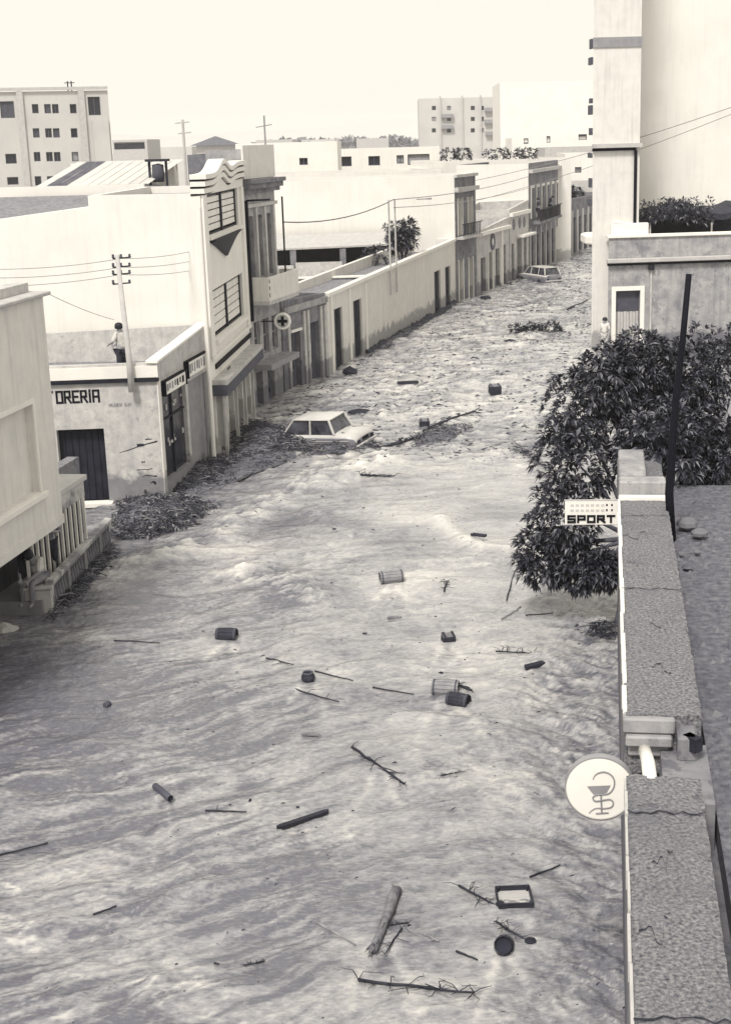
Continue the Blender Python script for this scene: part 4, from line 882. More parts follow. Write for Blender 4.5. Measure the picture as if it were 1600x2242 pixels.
for i, (x0, x1, yt, Yd, lab) in enumerate(((330, 420, 322, 330, 'low pale house on the plain left of the thin skyline mast'), (560, 640, 306, 420, 'low pale house on the plain above the single window block'), (660, 740, 305, 520, 'long low pale house on the plain in the middle distance'), (780, 850, 303, 460, 'low pale house on the plain left of the hazy apartments'), (430, 500, 318, 260, 'low pale house with hipped dark roof behind the wavy parapet'))):
    rt, fr = flat_block('plain_house', lab, 'building', x0, x1, yt, Yd, 12, M['lightgrey'] if i % 2 else M['farwall'], group='low houses on the plain')
    if i == 4:
        a, b = fr[0].p(0, 0), fr[0].p(fr[0].L, 0); z = atY(465, yt, Yd).z; c = (a + b) / 2
        MB().add([(a.x - 1, a.y - 1, z), (b.x + 1, b.y - 1, z), (b.x + 1, b.y + 12, z), (a.x - 1, a.y + 12, z), (c.x, c.y + 5, z + 1.6)], [(0, 1, 4), (1, 2, 4), (2, 3, 4), (3, 0, 4)]).build('hipped_roof', M['roofdark'], rt)

# ------------------------------------------------------------------ plants
def leaf_tuft(m, c, dirv, n, ln, wd, rr, mi=0):
    "a rosette of drooping pointed leaves"
    dirv = dirv.normalized(); a = dirv.orthogonal().normalized(); b = dirv.cross(a)
    for i in range(n):
        t = rr.uniform(0, 6.283); sp_ = rr.uniform(.35, 1.15)
        d = (dirv * math.cos(sp_) + (a * math.cos(t) + b * math.sin(t)) * math.sin(sp_)); d.z -= rr.uniform(.1, .6); d.normalize()
        L = ln * rr.uniform(.7, 1.25); W_ = wd * rr.uniform(.7, 1.2)
        s_ = d.cross(Vector((rr.uniform(-.4, .4), rr.uniform(-.4, .4), 1)));
        if s_.length < 1e-3: continue
        s_.normalize(); up = s_.cross(d); p0 = c + d * .02
        p1 = p0 + d * L * .5 - up * .0; p2 = p0 + d * L + Vector((0, 0, -L * .18))
        m.add([p0, p1 + s_ * W_ / 2 + up * .015, p2, p1 - s_ * W_ / 2 + up * .015, p1], [(0, 4, 1), (1, 4, 2), (0, 3, 4), (4, 3, 2)], mi if rr.random() > .27 else 1)
def tree(name, label, base, crown_c, rad, n_tuft, ln, wd, seed, trunk_r, cat='tree', lobes=5, group=None, extra=()):
    rr = random.Random(seed); base = Vector(base); crown_c = Vector(crown_c); rad = Vector(rad)
    root = thing(name, label, cat, base, group)
    tm = MB(); mid = base.lerp(crown_c, .55) + Vector((rr.uniform(-.2, .2), rr.uniform(-.2, .2), 0))
    tm.tube([base, base.lerp(mid, .5) + Vector((.06, .03, 0)), mid, crown_c], [trunk_r, trunk_r * .85, trunk_r * .7, trunk_r * .35], 9); 
    blobs = list(extra)
    for i in range(lobes):
        v = Vector((rr.gauss(0, 1), rr.gauss(0, 1), rr.gauss(0, .8))).normalized()
        c = crown_c + Vector((v.x * rad.x, v.y * rad.y, v.z * rad.z)) * rr.uniform(.35, .75)
        blobs.append((c, rr.uniform(.38, .6)))
    for c, s_ in blobs: 
        c = Vector(c); tm.tube([mid, mid.lerp(c, .5) + Vector((0, 0, .12)), c], [trunk_r * .5, trunk_r * .3, trunk_r * .1], 6)
    tm.build('trunk', M['bark'], root, smooth=True)
    lm = MB()
    for i in range(n_tuft):
        c, s_ = rr.choice(blobs + [(crown_c, .75)])
        v = Vector((rr.gauss(0, 1), rr.gauss(0, 1), rr.gauss(0, 1))).normalized(); rsc = rr.random() ** .35
        off = Vector((v.x * rad.x, v.y * rad.y, v.z * rad.z)) * s_ * rsc
        kk = rr.uniform(.65, 1.35)
        leaf_tuft(lm, Vector(c) + off, v * .7 + Vector((0, 0, .35)), rr.randint(6, 11), ln * kk, wd * kk, rr)
    lm.build('crown', [M['leaf'], M['leaf2']], root)
    return root
tb = at(1338, 1385)
cc = Vector((5.35, 29.6, 3.6))
ex = [(atY(1190, 1215, 28.6), .34), (atY(1270, 1235, 28.4), .3), (atY(1320, 1245, 28.2), .2), (atY(1235, 1130, 28.6), .42), (atY(1265, 900, 29.4), .45), (atY(1330, 830, 29.6), .42), (atY(1400, 790, 29.8), .36), (atY(1480, 830, 30.2), .5), (atY(1560, 800, 30.4), .5), (atY(1520, 1000, 30.4), .55), (atY(1590, 950, 30), .6), (atY(1260, 1010, 29), .5), (atY(1500, 1090, 28.9), .35)]
tree('leafy_street_tree', 'big dark leafy street tree behind the SPORT sign', (tb.x, tb.y, -.5), cc, (1.8, 1.75, 1.9), 4900, .17, .066, 4, .13, lobes=7, extra=ex)
pt = atY(880, 520, 80)
tree('courtyard_tree', 'small dark tree in the yard behind the long white house', (pt.x, 80, 0), (pt.x, 80, pt.z), (1.1, 1.0, 1.15), 300, .3, .1, 9, .1, extra=[(atY(800, 575, 80), .5), (atY(830, 560, 80), .6), (atY(895, 495, 80), .35)])
pt = atY(1255, 440, 134); tree('street_end_tree', 'grey leafy tree above the roofs at the end of the street', (pt.x, 136, 0), (pt.x, 136, pt.z), (1.6, 1.6, 1.4), 160, .5, .18, 12, .15, lobes=3)
pt = atY(1285, 470, 138); tree('street_end_palm', 'low drooping tree beside the tower at the end of the street', (pt.x, 140, 0), (pt.x, 140, pt.z - .4), (1.5, 1.4, 1.8), 150, .6, .16, 13, .15, lobes=3)
def shrub(name, label, c, size, n, ln, wd, seed, group=None, mats=None):
    rr = random.Random(seed); m = MB(); c = Vector(c)
    for i in range(n):
        v = Vector((rr.uniform(-1, 1), rr.uniform(-1, 1), rr.uniform(0, 1) ** 1.3))
        leaf_tuft(m, c + Vector((v.x * size[0], v.y * size[1], v.z * size[2])), Vector((v.x, v.y, .8)), rr.randint(6, 9), ln, wd, rr)
    return tag(m.build(name, mats or [M['leaf'], M['leaf2']]), label, 'shrub', group)
for i, (x, y, w_, lab) in enumerate(((985, 335, 20, 'dark rooftop shrub nearest the glazed row'), (1012, 338, 16, 'second dark rooftop shrub beside the glazed row'), (1085, 335, 26, 'dark clipped rooftop shrub in the middle of the white row'), (1125, 333, 28, 'longest dark rooftop shrub on the white row'), (1158, 336, 14, 'last dark rooftop shrub towards the tower'))):
    p = atY(x, 349, 118.5); shrub('rooftop_shrub', lab, p, (w_ / 26, .5, .8), 40, .3, .12, 30 + i, 'shrubs on the white row roof')
p = atY(1448, 488, r0.y + 2.4); shrub('pergola_plant', 'leafy plants massed along the roof pergola', (p.x + .6, p.y - .3, p.z), (1.7, .5, 1.1), 200, .26, .09, 51)
ftl = MB(); rr = random.Random(8)
for i in range(420):
    x = rr.uniform(560, 930); Yd = rr.uniform(500, 760); p = atY(x, 303, Yd); hgt = rr.uniform(2, 6.5) * (1.4 if 740 < x < 770 else 1)
    for k in range(5):
        c = Vector((p.x + rr.uniform(-2, 2), Yd, 8.0 + rr.uniform(-3, 1) * 1 + hgt * .35 * rr.random())); s_ = rr.uniform(.8, 1.9)
        v = [c + Vector((rr.uniform(-s_, s_), rr.uniform(-s_, s_), rr.uniform(-s_, s_))) for _ in range(4)]
        ftl.add(v, [(0, 1, 2), (0, 2, 3), (0, 3, 1), (1, 3, 2)])
ft = ftl.build('far_tree_line', M['leaf2'], kind='stuff'); tag(ft, 'thin dark line of far trees along the plain', 'trees')

# ------------------------------------------------------------------ poles, wires, hanging signs
pb_ = atY(290, 858, 39.75); pt_ = atY(263, 556, 40.6)
pol = thing('roof_pole', 'pale wooden pole with insulator arms rising from the corner shop front', 'pole', pb_)
MB().tube([(pb_.x, 39.72, pb_.z), (pb_.x - .03, 39.8, 4.2), (pt_.x, 40.2, pt_.z)], [.1, .085, .06], 10).build('pole', M['lightgrey'], pol, smooth=True)
WP = []
for k, yy in enumerate((566, 585, 601, 622)):
    c = atY(266, yy, 40.2); ar = MB().tube([c + Vector((-.24, 0, 0)), c + Vector((.26, 0, .03))], .022, 6).build('cross_arm', M['metal'], pol)
    for dx in (-.22, .0, .24):
        MB().lathe([(.02, 0), (.045, .03), (.03, .07), (.04, .1), (0, .12)], 8, c=c + Vector((dx, -.02, .01))).build('insulator', M['greydoor'], ar)
    WP.append(c)
def wire(a, b, sag, label, r_=.011, group=None, mat='grey'):
    a, b = Vector(a), Vector(b); pts = [a.lerp(b, t_ / 10) + Vector((0, 0, -sag * 4 * (t_ / 10) * (1 - t_ / 10))) for t_ in range(11)]
    tag(MB().tube(pts, r_, 4).build('wire', M[mat]), label, 'wire', group)
for k, c in enumerate(WP[:3]):
    nm = ('top', 'middle', 'lowest')[k]
    wire(c, atY(-90, 588 + k * 19, 39), .12, nm + ' wire running left from the roof pole', .009, 'wires on the roof pole')
    wire(c, atY(470, 536 + k * 22, 48), .12, nm + ' wire running right from the roof pole to the wavy house', .009, 'wires on the roof pole')
wire(atY(104, 642, 30), atY(250, 700, 40.2), .05, 'stay wire from the near house corner to the roof pole', .008)
mA = atY(400, 262, 66); tag(MB().tube([(mA.x, 66, 7.0), (mA.x, 66, mA.z)], .06, 8).tube([(mA.x - .35, 66, mA.z - .15), (mA.x + .3, 66, mA.z - .1)], .03, 5).tube([(mA.x - .25, 66, mA.z - .6), (mA.x + .35, 66, mA.z - .55)], .03, 5).build('roof_aerial', M['lightgrey']), 'tall thin aerial mast above the tin shed', 'aerial')
mB = atY(578, 253, 118); tag(MB().tube([(mB.x, 118, 6), (mB.x, 118, mB.z)], .07, 6).tube([(mB.x - .7, 118, mB.z - .9), (mB.x + .6, 118, mB.z - .7)], .04, 5).build('roof_aerial', M['grey']), 'thin aerial mast on the skyline above the balcony house', 'aerial')
for k, (x, lab) in enumerate(((850, 'left of two thin white posts on the long white wall'), (863, 'right of two thin white posts on the long white wall'))):
    u, _ = FF.on(x, 600); a = FF.p(u, 2.3, .12); tp = FF.on(x, 437)[1]
    tag(MB().tube([a, FF.p(u, tp, .12)], .045, 6).build('wall_post', M['lightgrey']), lab, 'post', 'posts on the long white wall')
u, z = FF.on(856, 437); pw = FF.p(u, z, .12)
wire(FD.p(FD.L + .05, 6.9, .3), pw, .35, 'dark drooping wire from the balcony house to the wall posts', .022, mat='metal')
wire(pw, atY(1230, 358, 120), .5, 'long wire from the wall posts towards the balconied house', .022, 'wires over the far street')
wire(pw + Vector((0, 0, -.4)), atY(1230, 385, 118), .5, 'lower wire from the wall posts towards the balconied house', .018, 'wires over the far street')
wire(atY(1040, 395, 95), atY(1600, 235, 64), .25, 'upper of two wires crossing the white tower', .016, 'wires across the tower')
wire(atY(1040, 440, 95), atY(1600, 250, 64), .25, 'lower of two wires crossing the white tower', .014, 'wires across the tower')
u, z = FF.on(920, 436); a = FF.p(u, z, .1); tag(MB().tube([FF.p(u - 1.3, z + .05, .1), a, a + Vector((.5, -.3, .03))], [.03, .03, .05], 6).build('street_lamp', M['grey']), 'small street lamp arm hanging over the long white wall', 'street lamp')
# round cross sign
cS = at(619, 703, 3.25); FX = Frame((cS.x, cS.y), (cS.x + 1, cS.y - .1)); ax = Matrix((FX.U, Vector((0, 0, 1)), FX.N)).transposed()
cx_ = thing('cross_sign', 'round white sign with black cross projecting over the street', 'sign', (cS.x, cS.y, cS.z - .33))
MB().lathe([(0, -.04), (.25, -.04), (.25, .03), (0, .03)], 28, M=ax, c=cS).build('disc', M['lightgrey'], cx_)
MB().lathe([(.25, -.05), (.325, -.05), (.325, .05), (.25, .05), (.25, -.05)], 28, M=ax, c=cS).build('rim', M['sign'], cx_)
part(cx_, 'cross', M['ink'], (FX, -.06, .06, cS.z - .19, cS.z + .19, .032, .045), (FX, -.19, -.061, cS.z - .06, cS.z + .06, .032, .045), (FX, .061, .19, cS.z - .06, cS.z + .06, .032, .045))
MB().tube([cS + FX.U * -.3, cS + FX.U * -.85], .025, 6).build('bracket', M['metal'], cx_)

# ------------------------------------------------------------------ cars
def xform(m, T):
    m.v = [T @ v for v in m.v]; return m
def car(name, label, loc, rz, pitch, roll_, estate, L=3.6, W_=1.5, paint='carwhite', side='cardirt'):
    T = Matrix.Translation(loc) @ Matrix.Rotation(rz, 4, 'Z') @ Matrix.Rotation(pitch, 4, 'Y') @ Matrix.Rotation(roll_, 4, 'X')
    root = thing(name, label, 'car', loc); hw = W_ / 2; hl = L / 2
    def B(m, nm, mat, parent=root, **k): return xform(m, T).build(nm, mat, parent, **k)
    secs = [(-hl, .80, .42, .66), (-hl + .05, .94, .3, .8), (-hl + .35, .98, .25, .85), (-.95, 1, .22, .86), (0, 1, .22, .87), (.85, 1, .22, .87), (hl - .45, .97, .24, .82), (hl - .07, .9, .3, .74), (hl, .8, .42, .64)]
    if estate: secs = [(x, w_, a, max(b, .84) if x < 0 else b) for x, w_, a, b in secs]
    m = MB(); n = 0
    for x, w_, lo, dk in secs:
        h_ = hw * w_
        pr = [(-h_ * .88, lo), (-h_, lo + .14), (-h_ * 1.01, (lo + dk) / 2), (-h_ * .98, dk - .09), (-h_ * .9, dk - .01), (-h_ * .4, dk + .025), (h_ * .4, dk + .025), (h_ * .9, dk - .01), (h_ * .98, dk - .09), (h_ * 1.01, (lo + dk) / 2), (h_, lo + .14), (h_ * .88, lo)]
        n = len(pr); m.v += [Vector((x, a, b)) for a, b in pr]
    for i in range(len(secs) - 1):
        for k in range(n):
            m.f.append([i * n + k, i * n + (k + 1) % n, (i + 1) * n + (k + 1) % n, (i + 1) * n + k]); m.m.append(1 if (k in (0, 1, 2, 8, 9, 10, 11) or (secs[i][0] > .6 and not estate)) else 0)
    m.f.append(list(range(n))[::-1]); m.m.append(1); m.f.append([(len(secs) - 1) * n + k for k in range(n)]); m.m.append(0)
    body = B(m, 'body', [M[paint], M[side]], smooth=True)
    rb, fb, rr_, fr_ = (-hl + .12, .95, -hl + .35, .42) if estate else (-1.05, .95, -.84, .52)
    yb, yr, zb, zr = hw * .87, hw * .7, .86, 1.36
    m = MB(); nx = 6; ny = 6
    for i in range(nx + 1):
        for j in range(ny + 1):
            a, b = i / nx * 2 - 1, j / ny * 2 - 1; x = (rr_ + fr_) / 2 + a * ((fr_ - rr_) / 2 + .05); m.v.append(Vector((x, b * (yr + .03), zr + .06 * (1 - b ** 4) * (1 - a ** 4) + .005)))
    for i in range(nx):
        for j in range(ny):
            q = i * (ny + 1) + j; m.f.append([q, q + ny + 1, q + ny + 2, q + 1]); m.m.append(0)
    m.hexa([(rr_ - .05, -yr - .03, zr - .03), (fr_ + .05, -yr - .03, zr - .03), (fr_ + .05, yr + .03, zr - .03), (rr_ - .05, yr + .03, zr - .03), (rr_ - .05, -yr - .03, zr + .004), (fr_ + .05, -yr - .03, zr + .004), (fr_ + .05, yr + .03, zr + .004), (rr_ - .05, yr + .03, zr + .004)])
    B(m, 'roof', M[paint], smooth=True)
    mids = (-.12,) if not estate else (-.85, .1)
    for s_ in (-1, 1):
        B(MB().tube([(rb, s_ * yb, zb), (rr_, s_ * yr, zr)], .045, 6), 'pillar', M[paint]); B(MB().tube([(fb, s_ * yb, zb), (fr_, s_ * yr, zr)], .035, 6), 'pillar', M[paint])
        for x in mids: B(MB().tube([(x, s_ * yb, zb), (x, s_ * yr, zr)], .03, 6), 'pillar', M[paint])
        B(MB().tube([(-hl + .2, s_ * (hw * .99 + .012), .66), (hl - .25, s_ * (hw * .99 + .012), .66)], .014, 5), 'side_moulding', M['lightgrey'])
        for x in ((-.3,) if not estate else (-.95, .0)): B(MB().box((x, s_ * (hw + .02), .74), (.13, .03, .025)), 'door_handle', M['lightgrey'])
    k = .03
    def pane(q, nm): B(MB().add(q, [(0, 1, 2, 3)]), nm, M['carglass'])
    pane([(rb + k, -yb + .05, zb), (rb + k, yb - .05, zb), (rr_ + k, yr - .04, zr), (rr_ + k, -yr + .04, zr)], 'rear_window')
    pane([(fb - k, -yb + .05, zb), (fb - k, yb - .05, zb), (fr_ - k, yr - .04, zr), (fr_ - k, -yr + .04, zr)], 'windscreen')
    xs = [rb, *mids, fb]; xt = [rr_, *mids, fr_]
    for s_ in (-1, 1):
        for a in range(len(xs) - 1):
            pane([(xs[a] + .06, s_ * (yb - .02), zb), (xs[a + 1] - .04, s_ * (yb - .02), zb), (xt[a + 1] - .03, s_ * (yr - .015), zr), (xt[a] + .05, s_ * (yr - .015), zr)], 'side_window')
        for x in (-hl + .75, hl - .75):
            wl = B(MB().lathe([(.0, .09), (.2, .09), (.28, .07), (.29, 0), (.28, -.07), (0, -.07)], 18, M=Matrix.Rotation(math.pi / 2, 3, 'X'), c=(x, s_ * (hw - .06), .28)), 'wheel', M['rubber'])
            B(MB().lathe([(.0, .1), (.16, .1), (.17, .092)], 14, M=Matrix.Rotation(math.pi / 2, 3, 'X'), c=(x, s_ * (hw - .06), .28)), 'hub_cap', M['lightgrey'], wl)
        B(MB().box((-hl - .0, s_ * hw * .62, .58), (.05, .18, .1)), 'tail_light', M['chip'])
        B(MB().lathe([(0, .04), (.08, .03), (.09, 0)], 12, M=Matrix.Rotation(math.pi / 2, 3, 'Y'), c=(hl - .02, s_ * hw * .6, .6)), 'headlight', M['sign'])
    B(MB().box((-hl - .05, 0, .46), (.07, W_ * .95, .09)), 'rear_bumper', M['lightgrey'], bevel=.02)
    B(MB().box((hl + .05, 0, .46), (.07, W_ * .95, .09)), 'front_bumper', M['lightgrey'], bevel=.02)
    if not estate:
        for s_ in (-.3, .3): B(MB().box((-1.28, s_, .862), (.16, .26, .02), M=Matrix.Rotation(R(-4), 3, 'Y')), 'engine_grille', M['ink'])
        B(MB().box((-hl - .02, 0, .62), (.02, .4, .1)), 'number_plate', M['ink'])
    return root
p = at(700, 968); car('stranded_car', 'white saloon car half sunk in the flood among brushwood', (p.x, p.y, -.42), R(153), R(4), R(-5), False, 3.7, 1.5)
p = at(1178, 614); car('estate_car', 'white estate car stranded far up the street', (p.x + .1, p.y + .5, -.4), R(118), R(0), R(0), True, 3.7, 1.5)

# ------------------------------------------------------------------ people
def person(label, loc, rz, joints=None, top='shirt', legs='cloth', scale=1.0, sleeves=True):
    J = dict(pel=(0, 0, .93), spi=(0, .01, 1.12), che=(0, .0, 1.33), nec=(0, .01, 1.47), hea=(0, .03, 1.58), cro=(0, .02, 1.66), nos=(0, .13, 1.57),
             shL=(-.17, 0, 1.4), elL=(-.22, .0, 1.13), wrL=(-.23, .1, .92), haL=(-.23, .13, .85), shR=(.17, 0, 1.4), elR=(.22, .0, 1.13), wrR=(.23, .1, .92), haR=(.23, .13, .85),
             hiL=(-.09, 0, .88), knL=(-.1, .03, .48), anL=(-.1, -.01, .08), toL=(-.11, .13, .04), hiR=(.09, 0, .88), knR=(.1, .03, .48), anR=(.1, -.01, .08), toR=(.11, .13, .04))
    J.update(joints or {})
    Rd = dict(pel=.125, spi=.115, che=.135, nec=.055, hea=.092, cro=.07, nos=.015, sh=.065, el=.042, wr=.03, ha=.036, hi=.09, kn=.058, an=.04, to=.035)
    T = Matrix.Translation(loc) @ Matrix.Rotation(rz, 4, 'Z') @ Matrix.Scale(scale, 4)
    root = thing('person', label, 'person', loc)
    Ed = [('pel', 'spi'), ('spi', 'che'), ('che', 'nec'), ('nec', 'hea'), ('hea', 'cro'), ('hea', 'nos')]
    for s_ in 'LR': Ed += [('che', 'sh' + s_), ('sh' + s_, 'el' + s_), ('el' + s_, 'wr' + s_), ('wr' + s_, 'ha' + s_), ('pel', 'hi' + s_), ('hi' + s_, 'kn' + s_), ('kn' + s_, 'an' + s_), ('an' + s_, 'to' + s_)]
    rad = lambda k: Rd.get(k, Rd.get(k[:2], .04))
    def skin(name, edges, mat, grow, add, fingers=False):
        keys = []; 
        for a, b in edges:
            for k in (a, b):
                if k not in keys: keys.append(k)
        co = [Vector(J[k]) for k in keys]; ra = [rad(k) * grow + add for k in keys]; ed = [(keys.index(a), keys.index(b)) for a, b in edges]
        if fingers:
            for s_, sg in (('L', -1), ('R', 1)):
                hnd = Vector(J['ha' + s_]); d = (hnd - Vector(J['wr' + s_])).normalized(); sd_ = d.orthogonal().normalized()
                for f in range(5):
                    o = (f - 2) * .016; ln = (.05, .075, .085, .078, .06)[f]
                    k1 = hnd + sd_ * o * 1.6 + d * .035; k2 = k1 + d * ln * .6 + sd_ * (o * .3 - (.03 if f == 0 else 0)) + Vector((0, 0, -.012))
                    i = len(co); co += [k1, k2]; ra += [.0095, .0075]; ed += [(keys.index('ha' + s_), i), (i, i + 1)]
        me = bpy.data.meshes.new(name); me.from_pydata([tuple((T @ v) - Vector(loc)) for v in co], ed, []); me.materials.append(mat)
        o = bpy.data.objects.new(name, me); C.objects.link(o); o.parent = root
        o.modifiers.new('skin', 'SKIN'); sv = me.skin_vertices[0].data
        for i, r_ in enumerate(ra): sv[i].radius = (r_ * scale, r_ * scale); sv[i].use_root = (i == 0)
        sb = o.modifiers.new('sub', 'SUBSURF'); sb.levels = 1; sb.render_levels = 1
        return o
    skin('body', Ed, M['skin'], 1, 0, True)
    se = [('pel', 'spi'), ('spi', 'che')]
    for s_ in 'LR': se += [('che', 'sh' + s_), ('sh' + s_, 'el' + s_)]
    skin('shirt', se, M[top], 1.12, .012)
    skin('trousers', [e for s_ in 'LR' for e in (('pel', 'hi' + s_), ('hi' + s_, 'kn' + s_), ('kn' + s_, 'an' + s_))], M[legs], 1.12, .01)
    hc = Vector(J['hea']); up = (Vector(J['cro']) - hc).normalized(); m = MB()
    q = up.to_track_quat('Z', 'Y').to_matrix()
    m.lathe([(.118, -.03), (.124, .03), (.11, .09), (.07, .13), (0, .145)], 12, M=q, c=hc - Vector((0, .025, 0))); m.v = [T @ v for v in m.v]; m.build('hair', M['hair'], root, smooth=True)
    fw_ = (Vector(J['nos']) - hc).normalized(); sd_ = fw_.cross(up)
    for s_ in (-1, 1):
        c = hc + fw_ * .098 + sd_ * s_ * .035 + up * .022; m = MB().box(c, (.022, .016, .014)); m.v = [T @ v for v in m.v]; m.build('eye', M['hair'], root)
    return root
pm = atY(266, 760, 41.2); person('person in a pale shirt and dark trousers standing on the shop roof', (pm.x, 41.2, 3.3), R(60), dict(nos=(.02, .12, 1.53), hea=(0, .06, 1.57), cro=(0, .06, 1.655), elL=(-.25, .1, 1.16), wrL=(-.14, .3, 1.1), haL=(-.11, .36, 1.08), elR=(.25, .06, 1.15), wrR=(.12, .28, 1.06), haR=(.08, .33, 1.04)), scale=1.02)
pq = at(82, 1345)
person('person in a pale shirt sitting bent over on the stone block', (pq.x + .02, pq.y + .45, .63), R(160), dict(pel=(0, 0, .12), spi=(0, .06, .3), che=(0, .2, .47), nec=(0, .28, .58), hea=(0, .36, .64), cro=(0, .4, .71), nos=(0, .45, .58), shL=(-.17, .19, .52), shR=(.17, .19, .52), elL=(-.23, .36, .3), wrL=(-.12, .5, .2), haL=(-.08, .55, .16), elR=(.23, .36, .3), wrR=(.12, .5, .2), haR=(.08, .55, .16),
    hiL=(-.09, .04, .1), knL=(-.11, .46, .1), anL=(-.11, .48, -.32), toL=(-.11, .6, -.37), hiR=(.09, .04, .1), knR=(.11, .46, .1), anR=(.11, .48, -.32), toR=(.11, .6, -.37)), legs='greycloth', scale=1.1)
person('person in grey clothes standing on the terrace beside the stone block', (pq.x + .0, pq.y + 1.6, .32), R(190), dict(elL=(-.24, .1, 1.15), wrL=(-.12, .26, 1.2), haL=(-.06, .3, 1.22)), top='greycloth', legs='cloth', scale=1.0)
pr_ = at(1321, 770); person('person with dark hair standing against the white wall by the framed door', (pr_.x, pr_.y - .3, -.05), R(150), dict(), top='shirt', legs='lightgrey', scale=1.0)
person('person in dark clothes at the left end of the far balcony', tuple(frI[1].p(1.3, 3.78, .45)), R(-80), dict(), top='cloth')
person('person in dark clothes leaning on the right part of the far balcony', tuple(frI[1].p(6.6, 3.78, .45)), R(-80), dict(che=(0, .1, 1.28), nec=(0, .15, 1.4), hea=(0, .2, 1.5), cro=(0, .2, 1.58), nos=(0, .3, 1.48)), top='cloth')

# ------------------------------------------------------------------ things adrift
def float_z(p, dz=0): return Vector((p.x, p.y, wz(p.x, p.y) + dz))
def barrel(label, px, py, length, r_, deg, dark=False, sink=.35, tilt=0):
    c = float_z(at(px, py)); c.z += r_ * (1 - 2 * sink); root = thing('barrel', label, 'barrel', c, 'barrels adrift')
    Mx = Matrix.Rotation(R(deg), 3, 'Z') @ Matrix.Rotation(R(90 + tilt), 3, 'Y'); h_ = length / 2
    pr = [(r_ * (.8 + .2 * math.cos((t_ / h_) * 1.2)), t_) for t_ in np.linspace(-h_, h_, 9)]
    N = 14
    for k in range(N):                     # staves
        a, b = 2 * math.pi * k / N + .02, 2 * math.pi * (k + 1) / N - .02; m = MB(); jit = random.uniform(.985, 1.015)
        for (q, t_) in pr:
            for an_ in (a, b): m.v.append(c + Mx @ Vector((q * jit * math.cos(an_), q * jit * math.sin(an_), t_)))
        for i in range(8): m.f.append([2 * i, 2 * i + 1, 2 * i + 3, 2 * i + 2]); m.m.append(0)
        m.build('stave', M['barreldark' if dark else 'barrel'], root)
    for t_ in (-h_ * .82, h_ * .82):
        q = r_ * (.8 + .2 * math.cos((t_ / h_) * 1.2)) + .006; MB().lathe([(q, t_ - .015), (q + .004, t_), (q, t_ + .015)], 20, M=Mx, c=c).build('hoop', M['greydoor'], root)
    for s_ in (-1, 1): MB().lathe([(0, s_ * (h_ - .035)), (pr[0][0] * .97, s_ * (h_ - .035))], 16, M=Mx, c=c).build('head', M['chip'] if (dark or s_ < 0) else M['barrel'], root)
    return root
barrel('pale barrel adrift alone in the smooth water', 857, 1278, .56, .165, 14, sink=.15)
barrel('pale barrel leading the tangled pair of barrels', 975, 1516, .5, .17, -12, sink=.3)
barrel('dark ended barrel at the lower right of the pair', 1003, 1538, .42, .14, -28, dark=True, sink=.22)
barrel('short dark barrel adrift in midstream on the left', 497, 1396, .44, .15, -8, dark=True, sink=.32)
barrel('dark mouthed tub floating below the open tray', 1103, 2082, .24, .125, 80, dark=True, sink=.3, tilt=25)
def stick(name, label, a, b, r0_, r1_, mat, cat='stick', z=.02, twigs=0, seed=0, group=None, flat=False, wob=.03):
    rr = random.Random(seed); a, b = at(*a), at(*b); N = 7; pts = []; L = (b - a).length
    for i in range(N + 1):
        p_ = a.lerp(b, i / N); pts.append(Vector((p_.x + rr.uniform(-wob, wob) * L * .3, p_.y + rr.uniform(-wob, wob) * L * .3, wz(p_.x, p_.y) + z + rr.uniform(0, .01))))
    zs = [p_.z for p_ in pts]; zm = sum(zs) / len(zs)
    for i, p_ in enumerate(pts): p_.z = zm + (p_.z - zm) * .25 + r0_ * .3
    m = MB(); big = r0_ > .05; m.tube(pts, [(r0_ + (r1_ - r0_) * i / N) * (rr.uniform(.8, 1.12) if big else 1) for i in range(N + 1)], 9 if big else 7)
    if big:                                    # splintered ends and torn bark
        ax_d = (pts[-1] - pts[0]).normalized(); sd_ = ax_d.cross(Vector((0, 0, 1)))
        for q in range(14):
            e_, sg = (pts[0], -1) if q % 2 else (pts[-1], 1); o = e_ + sd_ * rr.uniform(-1, 1) * r0_ * .8 + Vector((0, 0, rr.uniform(-.5, .8) * r0_)) - ax_d * sg * .05
            m.tube([o, o + ax_d * sg * rr.uniform(.06, .17) + sd_ * rr.uniform(-.05, .05)], [r0_ * .28, r0_ * .06], 4)
        for q in range(9):
            t_ = rr.uniform(.1, .9); o = pts[0].lerp(pts[-1], t_) + sd_ * rr.uniform(-.7, .7) * r0_ + Vector((0, 0, r0_ * .75)); m.tube([o, o + ax_d * rr.uniform(.08, .25) + Vector((0, 0, rr.uniform(-.01, .015)))], [.012, .006], 4)
    for k in range(twigs):
        i = rr.randint(0, N); d = Vector((rr.uniform(-1, 1), rr.uniform(-1, 1), rr.uniform(-.05, .5))).normalized(); ln = rr.uniform(.12, .5) * min(1, L)
        m.tube([pts[i], pts[i] + d * ln * .4 + Vector((rr.uniform(-.2, .2) * ln, rr.uniform(-.2, .2) * ln, .01)), pts[i] + d * ln * .75 + Vector((rr.uniform(-.2, .2) * ln, 0, -d.z * ln * .5)), pts[i] + Vector((d.x, d.y, d.z * .2)) * ln], [r1_ * .6, r1_ * .5, r1_ * .4, r1_ * .2], 4)
    return tag(m.build(name, M[mat], smooth=True), label, cat, group)
